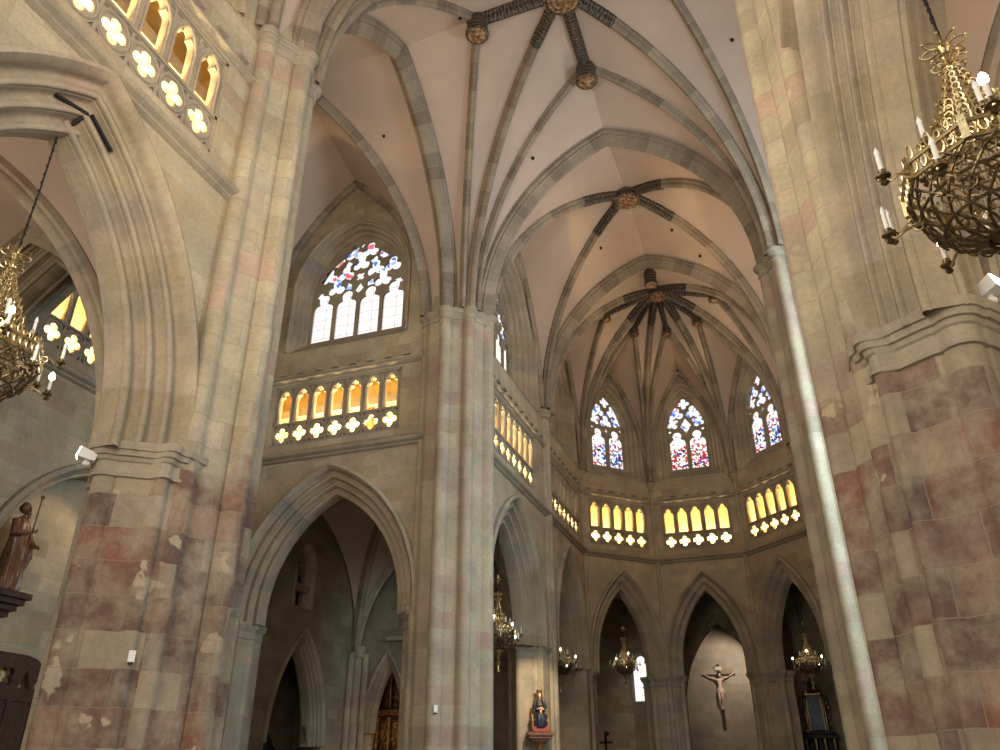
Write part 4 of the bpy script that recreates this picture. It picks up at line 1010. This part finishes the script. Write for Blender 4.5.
def hand(J, B, wrist, d, side, s=1):
    """palm, five fingers; d = direction of the fingers, side = thumb side"""
    d = Vector(d).normalized(); sd = Vector(side).normalized(); w = len(J)-1 if wrist is None else wrist; P = Vector(J[w][0])
    J.append((P+d*.05*s, .024*s, .016*s)); B.append((w, len(J)-1)); pl_ = len(J)-1; n = d.cross(sd)
    for k, (o, l) in enumerate(((-.030, .055), (-.010, .068), (.010, .072), (.030, .062))):
        b = P+d*.085*s+sd*o*s; J.append((b, .0095*s)); B.append((pl_, len(J)-1)); J.append((b+(d*.8+n*.35)*l*s*.6, .008*s)); B.append((len(J)-2, len(J)-1)); J.append((b+(d*.6+n*.8)*l*s, .006*s)); B.append((len(J)-2, len(J)-1))
    J.append((P+d*.04*s+sd*.04*s, .010*s)); B.append((pl_, len(J)-1)); J.append((P+d*.07*s+sd*.065*s+n*.02*s, .008*s)); B.append((len(J)-2, len(J)-1))
def head(mb, c, r, yaw=0, tilt=0, f=(0, -1)):
    """head with brow, nose, chin and ears; f = facing direction"""
    c = Vector(c); F = Vector((f[0], f[1], 0)).normalized(); S = Vector((-F.y, F.x, 0)); rows = []; n = 16; m = 12
    for i in range(m+1):
        t = i/m; z = -1.18+2.3*t; w = math.sqrt(max(.0, 1-((z-.05)/1.2)**2)); row = []
        for k in range(n):
            a = 2*PI*k/n; x = math.cos(a); y = math.sin(a); fr = w*(.78 if z > -.3 else .78-.2*(-.3-z)); dp = w*.95
            px_ = S*x*fr; q_ = y*dp
            if y > .5 and z < -.2: q_ += .08*(y-.5)
            if y > .9: q_ += .20*math.exp(-((z+.12)/.16)**2)
            if .4 < y < .95 and abs(x) > .25: q_ -= .10*math.exp(-((z-.12)/.14)**2)
            row.append(c+(px_+F*q_+ZV*z)*r)
        rows.append(row)
    mb.grid(rows, None, True); b = len(mb.v)-n; mb.face([b+k for k in range(n)]); b -= n*m; mb.face([b+n-1-k for k in range(n)])
    for s_ in (1, -1): mb.ball(c+S*s_*.78*r-F*.05*r, r*.16, 6, 1.6, 4)
def robe(mb, levels, folds=9, amp=.06, c=(0, 0, 0), n=48, ph=0):
    c = Vector(c); rows = []
    for (z, rx, ry, ox, oy, am) in levels:
        row = []
        for k in range(n):
            a = 2*PI*k/n; w = 1+amp*am*(math.sin(folds*a+ph+z*.6)+.5*math.sin(folds*2.3*a+1+z)); row.append(c+Vector((ox+rx*w*math.cos(a), oy+ry*w*math.sin(a), z)))
        rows.append(row)
    mb.grid(rows, None, True); b = len(mb.v)-n; mb.face([b+k for k in range(n)]); b = len(mb.v)-n*len(levels); mb.face([b+n-1-k for k in range(n)])

# crucifix on the chapel wall (figure 1.75 m high, arms raised outward, head bowed)
cr = thing('crucifix', (-4.18, 47.745, 3.8), 'pale crucified figure on a dark cross, lit against the wall of the centre apse arch', 'crucifix')
mb = MB(); mb.box((0, .08, .6), (.16, .07, 3.3)); mb.box((0, .08, 1.70), (1.75, .07, .08)); mb.build('cross', M['wood'], cr, local=True, smooth=False)
J = [((0, 0, .93), .115, .09), ((0, -.02, 1.12), .10, .08), ((0, -.03, 1.36), .15, .10), ((0, -.04, 1.52), .06, .055), ((.02, -.08, 1.60), .05, .05)]
B = [(0, 1), (1, 2), (2, 3), (3, 4)]
for s_ in (1, -1):
    k = len(J); J += [((s_*.17, -.03, 1.46), .055, .05), ((s_*.45, -.0, 1.56), .042, .04), ((s_*.72, .01, 1.70), .026, .024)]; B += [(2, k), (k, k+1), (k+1, k+2)]
    hand(J, B, k+2, (s_*.8, -.1, .45), (0, 0, 1), .9)
    k = len(J); J += [((s_*.085, -.02, .84), .085, .08), ((s_*.075, -.15, .48), .056, .056), ((s_*.045, -.02, .10), .034, .034), ((s_*.03, -.08, -.03), .035, .022), ((s_*.03, -.14, -.10), .026, .014)]; B += [(0, k), (k, k+1), (k+1, k+2), (k+2, k+3), (k+3, k+4)]
skin('body', J, B, M['skin'], cr, extra=lambda mb: head(mb, (.05, -.12, 1.66), .098, f=(.25, -1)))
mb = MB(); mb.ball((.05, -.085, 1.70), .115, 12, 1.05); mb.tube([(-.03, -.03, 1.7), (-.05, -.03, 1.55)], [.05, .02], 8); mb.build('hair', M['iron'], cr, local=True)
mb = MB(); robe(mb, [(.74, .15, .12, .0, -.03, 1), (.8, .17, .13, 0, -.02, 1), (.9, .165, .13, 0, -.01, .8), (.98, .15, .115, 0, 0, .5)], 7, .08); mb.tube([(.16, -.03, .92), (.2, -.05, .8), (.19, -.04, .66)], [.03, .045, .02], 8); mb.build('loincloth', M['skin'], cr, local=True)
mb = MB(); mb.box((0, .02, 2.02), (.34, .03, .17)); mb.box((0, .04, 2.02), (.37, .02, .2)); mb.build('title_board', M['paper'], cr, local=True, smooth=False)

# seated Madonna with child on a corbel
def put(o, x, y, z, rz=0, s=1): o.location = (x, y, z+EYE); o.rotation_euler = (0, 0, rz); o.scale = (s, s, s)
md = thing('madonna_statue', (0, 0, -EYE), 'painted seated Madonna with child in a dark blue robe on a wooden bracket', 'statue')
mb = MB(); robe(mb, [(.0, .26, .22, 0, -.04, .6), (.05, .27, .24, 0, -.05, 1), (.25, .24, .23, 0, -.05, 1.2), (.45, .24, .25, 0, -.06, 1), (.52, .23, .22, 0, -.03, .6), (.58, .18, .15, 0, .03, .3), (.75, .15, .11, 0, .05, .3), (.9, .175, .11, 0, .05, .2), (.98, .16, .09, 0, .05, .1), (1.03, .07, .06, 0, .04, 0)], 9, .07)
for s_ in (1, -1): mb.tube([(s_*.16, .04, .94), (s_*.23, -.0, .74), (s_*.13, -.16, .66)], [.06, .06, .045], 8)
mb.build('robe', M['blue'], md, local=True, angle=60)
J = [((0, .04, 1.0), .05, .05), ((0, .03, 1.07), .045, .045)]; B = [(0, 1)]
skin('neck_and_head', J, B, M['skin'], md, extra=lambda mb: head(mb, (0, .0, 1.17), .095))
mb = MB(); mb.ball((0, .045, 1.19), .125, 12, 1.15); mb.tube([(.09, .04, 1.15), (.13, .05, .98), (.14, .03, .86)], [.05, .045, .02], 8); mb.tube([(-.09, .04, 1.15), (-.13, .05, .98), (-.14, .03, .86)], [.05, .045, .02], 8)
mb.lathe([(.10, 1.29), (.115, 1.31), (.12, 1.38), (.10, 1.36)], (0, .04, 0), 12); mb.build('hair', M['gilt'], md, local=True)
for s_ in (1, -1):
    J = [((s_*.14, -.15, .66), .03), ((s_*.10, -.2, .66), .024)]; B = [(0, 1)]; hand(J, B, 1, (-s_*.5, -.6, .2), (0, 0, 1), 1); skin('hand', J, B, M['skin'], md)
mb = MB(); robe(mb, [(.50, .08, .07, 0, -.22, .5), (.62, .075, .065, 0, -.21, .4), (.72, .065, .05, 0, -.2, .2), (.76, .03, .03, 0, -.2, 0)], 7, .05); head(mb, (0, -.22, .82), .06); mb.build('child', M['gilt'], md, local=True, angle=60)
mb = MB(); mb.box((0, .05, .28), (.66, .36, .06)); mb.box((0, .2, .45), (.62, .05, .5)); mb.box((.3, .03, .22), (.05, .34, .5)); mb.box((-.3, .03, .22), (.05, .34, .5)); mb.build('bench', M['gilt'], md, local=True, smooth=False)
mb = MB(); mb.box((0, 0, -.05), (.62, .44, .14)); mb.box((0, 0, .03), (.54, .4, .05)); mb.build('base', M['redp'], md, local=True, smooth=False)
put(md, -8.90, 29.27, 1.86, .45, .92)
br = thing('wall_bracket', (0, 0, -EYE), 'stepped wooden wall bracket under the seated Madonna', 'bracket')
mb = MB(); mb.box((0, 0, -.06), (1.0, .62, .12)); mb.box((0, .03, -.17), (.88, .54, .10)); mb.box((0, .08, -.27), (.66, .42, .10)); mb.lathe([(.04, -.72), (.10, -.6), (.16, -.45), (.26, -.32)], (0, .12, 0), 10); mb.build('bracket_shelf', M['carved'], br, local=True, smooth=False)
put(br, -8.91, 29.27, 1.73, .45, .92)

def standing_saint(mat, label, hold=True):
    t = thing('saint_statue', (0, 0, -EYE), label, 'statue')
    mb = MB(); robe(mb, [(0, .30, .26, 0, 0, .8), (.08, .31, .27, 0, 0, 1.2), (.5, .27, .22, .03, 0, 1.5), (.9, .24, .19, .04, 0, 1.2), (1.15, .21, .16, .02, 0, .7), (1.4, .25, .16, 0, 0, .5), (1.55, .22, .13, 0, 0, .3), (1.63, .09, .08, 0, 0, 0)], 8, .10)
    mb.tube([(-.24, 0, 1.5), (-.33, -.08, 1.2), (-.16, -.28, 1.22)], [.09, .09, .06], 10); mb.tube([(.24, 0, 1.5), (.34, -.06, 1.18), (.24, -.27, 1.02)], [.09, .09, .06], 10)
    mb.tube([(.3, -.1, 1.1), (.34, -.12, .8), (.30, -.1, .45)], [.10, .11, .03], 8); mb.build('robe', mat, t, local=True, angle=60)
    J = [((0, 0, 1.6), .055, .05), ((0, -.01, 1.7), .05, .05)]; B = [(0, 1)]; skin('head', J, B, mat, t, extra=lambda mb: head(mb, (0, -.03, 1.81), .105))
    mb = MB(); mb.ball((0, .02, 1.85), .125, 12, 1.1); mb.tube([(0, -.1, 1.72), (0, -.12, 1.6)], [.06, .02], 8); mb.build('hair', mat, t, local=True)
    for p, d in (((-.14, -.28, 1.22), (.4, -.6, .3)), ((.23, -.28, 1.01), (-.1, -.6, -.2))):
        J = [(p, .035), (tuple(Vector(p)+Vector(d)*.06), .028)]; B = [(0, 1)]; hand(J, B, 1, d, (0, 0, 1), 1.1); skin('hand', J, B, mat, t)
    if hold:
        mb = MB(); mb.cyl((-.16, -.34, .1), (-.06, -.34, 2.05), .018, n=8); mb.ball((-.05, -.34, 2.08), .05, 8); mb.build('staff', mat, t, local=True)
    return t
s1 = standing_saint(M['carved'], 'brown carved wooden saint lit from above on a corbel at the left edge'); put(s1, -17.85, 14.3, 4.28, PI/2+.35, 1.12)
mb = MB(); mb.box((-18.0, 14.45, 4.2), (.9, .9, .14)); mb.box((-18.05, 14.45, 4.06), (.8, .74, .14)); mb.box((-18.1, 14.45, 3.92), (.66, .58, .14)); mb.box((-18.15, 14.45, 3.78), (.5, .42, .14)); tag(mb.build('statue_corbel', M['wood'], smooth=False), 'dark stepped corbel under the carved saint at the left edge', 'corbel')
s2 = standing_saint(M['iron'], 'dark silhouetted figure inside the shadowy chapel arch left of the central pier', False); put(s2, -18.9, 27.25, .35, PI/2, .95)
mb = MB(); mb.box((-18.9, 27.25, -.63), (.7, .7, 1.94)); mb.box((-18.9, 27.25, .30), (.85, .85, .1)); tag(mb.build('statue_plinth', M['dark'], smooth=False), 'dim stone plinth under the dark figure in the chapel', 'plinth')
light('SPOT', 'saint_lamp', (-17.0, 17.2, 7.2), 150, (1, .70, .42), .08, (-18.1, 14.6, 5.2), spot=80)

# carved door in the portal recess
dr = thing('carved_door', (-18.1, 14.1, ZF), 'dark wooden door panel with a pierced quatrefoil at the bottom left corner', 'door')
mb = MB(); yc, hw, zt_ = 13.9, 2.45, 2.95; o_ = [(yc-hw, ZF), (yc-hw, zt_-.8)]+[(yc-hw+.8*(1-math.cos(a)), zt_-.8+.8*math.sin(a)) for a in (PI/8*k for k in range(1, 5))]+[(yc+hw-.8*(1-math.cos(a)), zt_-.8+.8*math.sin(a)) for a in (PI/8*k for k in range(4, 0, -1))]+[(yc+hw, zt_-.8), (yc+hw, ZF)]
hs = []
for c in (15.35, 13.9, 12.45): hs.append(foil((c-.28, 2.42), .25, 4, PI/4))
for c in (15.35, 13.9, 12.45):
    hs += [[(c+.12, 2.2), (c+.45, 2.2), (c+.3, 2.62)], [(c+.5, 2.2), (c+.8, 2.2), (c+.78, 2.55)]]
plate(mb, (-18.0, 0, 0), Y1, X1, o_, hs, .14, 0, .02); mb.build('panel', M['wood'], dr)
mb = MB()
for k in range(7): mb.box((-17.92, yc-2.1+.7*k, .2), (.06, .1, 3.5))
for z in (-1.2, .2, 1.95): mb.box((-17.92, yc, z), (.07, 4.6, .12))
mb.build('rails', M['wood'], dr, smooth=False)
mb = MB(); mb.box((-18.2, yc, 2.45), (.03, 4.2, .55)); mb.build('pierced_backing', M['gallery'], dr, smooth=False)

# gilded retable behind the pale arch
rt = thing('gilded_retable', (-16.05, 33.2, ZF), 'carved gilded retable glimpsed through the narrow pale arch', 'altarpiece')
mb = MB(); mb.box((-16.3, 33.5, 1.8), (3.4, .2, 6.8)); mb.build('back_panel', M['wood'], rt, smooth=False)
for k in range(5):
    mb = MB(); x = -17.4+.56*k
    for z0 in (-.4, 1.3, 3.0):
        mb.lathe([(.09, z0), (.11, z0+.06), (.07, z0+.12), (.09, z0+.4), (.06, z0+.5), (.085, z0+.7), (.06, z0+1.1), (.07, z0+1.2), (.12, z0+1.32), (.12, z0+1.4)], (x, 33.2, 0), 12)
        for j in range(9):
            a = j*2.1; mb.ball((x+.09*math.cos(a), 33.2+.09*math.sin(a), z0+.2+.1*j), .045, 6, 1, 4)
    mb.build('twisted_column', M['gilt'], rt)
mb = MB()
for z in (-.5, 1.15, 2.85, 4.5): mb.box((-16.3, 33.2, z), (3.2, .4, .14)); mb.box((-16.3, 33.16, z+.1), (3.3, .46, .06))
mb.build('cornice', M['gilt'], rt, smooth=False)
for k in range(4):
    for z0 in (-.2, 1.5, 3.2):
        x = -17.12+.56*k; mb = MB(); mb.box((x, 33.38, z0+.5), (.36, .06, 1.2))
        for j in range(16):
            mb.ball((x+random.uniform(-.14, .14), 33.34, z0+random.uniform(0, 1.0)), random.uniform(.05, .10), 7, random.uniform(.8, 1.6), 5)
        mb.build('carved_panel', M['gilt'], rt)
light('AREA', 'retable_lamp', (-16.3, 32.3, 0.4), 25, (1, .70, .42), .4, (-16.2, 33.3, 2.2)); light('POINT', 'chapel_corner_lamp', (-15.6, 30.2, .1), 28, (1, .78, .5), .1)

# dark baluster altarpiece seen in the right apse arch
da = thing('baluster_altarpiece', (.5, 42.6, ZF), 'tall dark carved altarpiece with thin columns below the right distant chandelier', 'altarpiece')
AXc, AYc = .45, 43.0
mb = MB(); mb.box((AXc, AYc+.3, .2), (1.5, .2, 3.6)); mb.box((AXc, AYc, 2.05), (1.7, .7, .14)); mb.box((AXc, AYc, 2.22), (1.5, .6, .1)); mb.build('base_frame', M['iron'], da, smooth=False)
for k in range(4):
    mb = MB(); x = AXc-.6+.4*k; mb.lathe([(.07, -1.2), (.09, -1), (.05, -.6), (.07, 0), (.04, .6), (.06, 1.2), (.09, 1.7), (.1, 2.0)], (x, AYc-.1, 0), 10); mb.build('column', M['bronze'], da)
for s_ in (1, -1):
    mb = MB(); x = AXc+s_*.42; mb.lathe([(.1, 2.25), (.06, 2.4), (.08, 2.8), (.05, 3.2), (.09, 3.7), (.12, 3.8), (.05, 3.95), (.01, 4.2)], (x, AYc, 0), 10)
    for j in range(16): mb.ball((x+s_*random.uniform(0, .2), AYc+random.uniform(-.1, .1), 2.3+j*.11), random.uniform(.03, .08), 6, 1.2, 4)
    mb.build('side_scroll', M['bronze'], da)
mb = MB(); mb.box((AXc, AYc+.15, 3.1), (.62, .04, 1.5)); mb.build('painted_panel', plain('dim_blue_painting', (.10, .13, .17), .5, 0, 3, .5), da, smooth=False)
mb = MB()
for s_ in (1, -1): mb.box((AXc+s_*.33, AYc+.1, 3.1), (.06, .12, 1.6))
mb.box((AXc, AYc+.1, 3.92), (.8, .16, .1)); mb.lathe([(.25, 3.95), (.12, 4.1), (.2, 4.25), (.06, 4.45), (.09, 4.6), (.01, 4.75)], (AXc, AYc+.05, 0), 10)
for j in range(22): a = j*.7; mb.ball((AXc+.28*math.cos(a)*(1-j/30), AYc, 4.0+j*.025), .05, 6, 1, 4)
mb.build('carved_crest', M['bronze'], da)

# altar cross at the foot of the left apse arch
ac = thing('altar_cross', (-9.75, 43.4, ZF), 'small dark standing cross with a figure, low in the left apse arch', 'cross')
mb = MB(); mb.box((-9.75, 43.4, .9), (.1, .08, 3.0)); mb.box((-9.75, 43.4, 2.02), (.72, .08, .1)); mb.ball((-9.62, 43.38, 2.42), .09, 8); mb.box((-9.75, 43.4, 2.3), (.1, .08, .5)); mb.build('cross_bars', M['wood'], ac, smooth=False)
mb = MB(); mb.box((-9.75, 43.4, -1.1), (.6, .6, 1.0)); mb.lathe([(.3, -.6), (.12, -.5), (.06, -.4)], (-9.75, 43.4, 0), 10); mb.build('foot', M['wood'], ac, smooth=False)
light('SPOT', 'chapel_left_lamp', (-9.6, 43.6, -.6), 220, (1, .80, .48), .1, (-10.7, 46.2, 3.0), spot=70)
light('SPOT', 'crucifix_lamp', (-2.9, 45.6, 6.6), 300, (1, .86, .80), .1, (-4.2, 47.8, 5.2), spot=115)
light('AREA', 'chapel_right_daylight', (3.0, 44.0, 6.0), 60, (.72, .86, 1), 1.0, (3.2, 48, 3.5))
light('SPOT', 'madonna_lamp', (-7.2, 26.6, 4.3), 800, (1, .80, .55), .08, (-8.95, 29.4, 2.6), spot=58)

# floodlights, sensors, cables
def floodlight(loc, aim, label, s=1, lens='lens'):
    t = thing('floodlight', loc, label, 'floodlight', 'white floodlights on the pier capitals'); d = (Vector(aim)-Vector(loc)).normalized(); R = d.to_track_quat('Y', 'Z').to_matrix()
    c = Vector(loc)+Vector((0, 0, .12*s)); mb = MB(); b = len(mb.v)
    rows = [[c+R @ Vector((x*w, y, z*w)) for x, z in ((-.1*s, -.07*s), (.1*s, -.07*s), (.1*s, .07*s), (-.1*s, .07*s))] for y, w in ((-.12*s, .7), (-.05*s, .95), (.12*s, 1.1))]
    mb.grid(rows, None, True); mb.face([b+3, b+2, b+1, b]); mb.build('housing', M['white'], t)
    mb = MB(); q_ = [c+R @ Vector((x*1.02, .122*s, z*1.02)) for x, z in ((-.1*s, -.07*s), (.1*s, -.07*s), (.1*s, .07*s), (-.1*s, .07*s))]; q2 = [p+R @ Vector((0, .012*s, 0)) for p in q_]; mb.grid([q_, q2], None, True); mb.face([4, 5, 6, 7]); mb.build('lens', M[lens], t)
    mb = MB(); mb.cyl(loc, c, .03*s, n=8); mb.ball(Vector(loc), .06*s, 8, .7); mb.build('swivel_foot', M['white'], t)
    return t
floodlight((-9.78, 8.62, 4.42), (-13, 5.5, 5.6), 'white floodlight sticking out left of the near left capital', 1.05)
floodlight((-9.52, 8.75, 4.86), (-12, 9.5, 7.5), 'small white round floodlight standing on the near left capital', .8, 'white')
floodlight((2.70, 8.95, 4.84), (4.4, 7.6, 5.6), 'white floodlight on the near right capital at the right edge', 1.15)
def sensor(p, n, sz, label, mat='white'):
    t = thing('wall_sensor', p, label, 'sensor'); rz = math.atan2(n[1], n[0])-PI/2
    mb = MB(); mb.box((p[0]+n[0]*.03, p[1]+n[1]*.03, p[2]), (sz, .06, sz*1.7), rz); mb.build('casing', M[mat], t)
    mb = MB(); mb.box((p[0]+n[0]*.02, p[1]+n[1]*.02, p[2]-sz*1.0), (sz*.7, .07, sz*.25), rz); mb.build('lens', M['iron'], t)
sensor((-8.74, 9.245, 1.64), (.64, -.76), .09, 'small white sensor box on the reddish left pier'); sensor((-9.37, 21.14, 1.89), (.72, -.69), .11, 'small white sensor box low on the central pier')
mb = MB(); p, q_ = Vector((-9.2, 6.0, 9.25)), Vector((-9.2, 6.5, 9.5)); mb.box((-9.1, 6.15, 9.28), (.05, .6, .05), mat=Matrix.Rotation(.25, 3, 'X')); mb.box((-9.1, 6.75, 9.25), (.05, .6, .05), mat=Matrix.Rotation(-.55, 3, 'X')); mb.cyl((-9.15, 6.42, 9.3), (-9.5, 6.36, 9.05), .03, n=6)
tag(mb.build('iron_clamp', M['iron'], smooth=False), 'black iron clamp at the crown of the near left arch holding the chandelier cable', 'clamp')
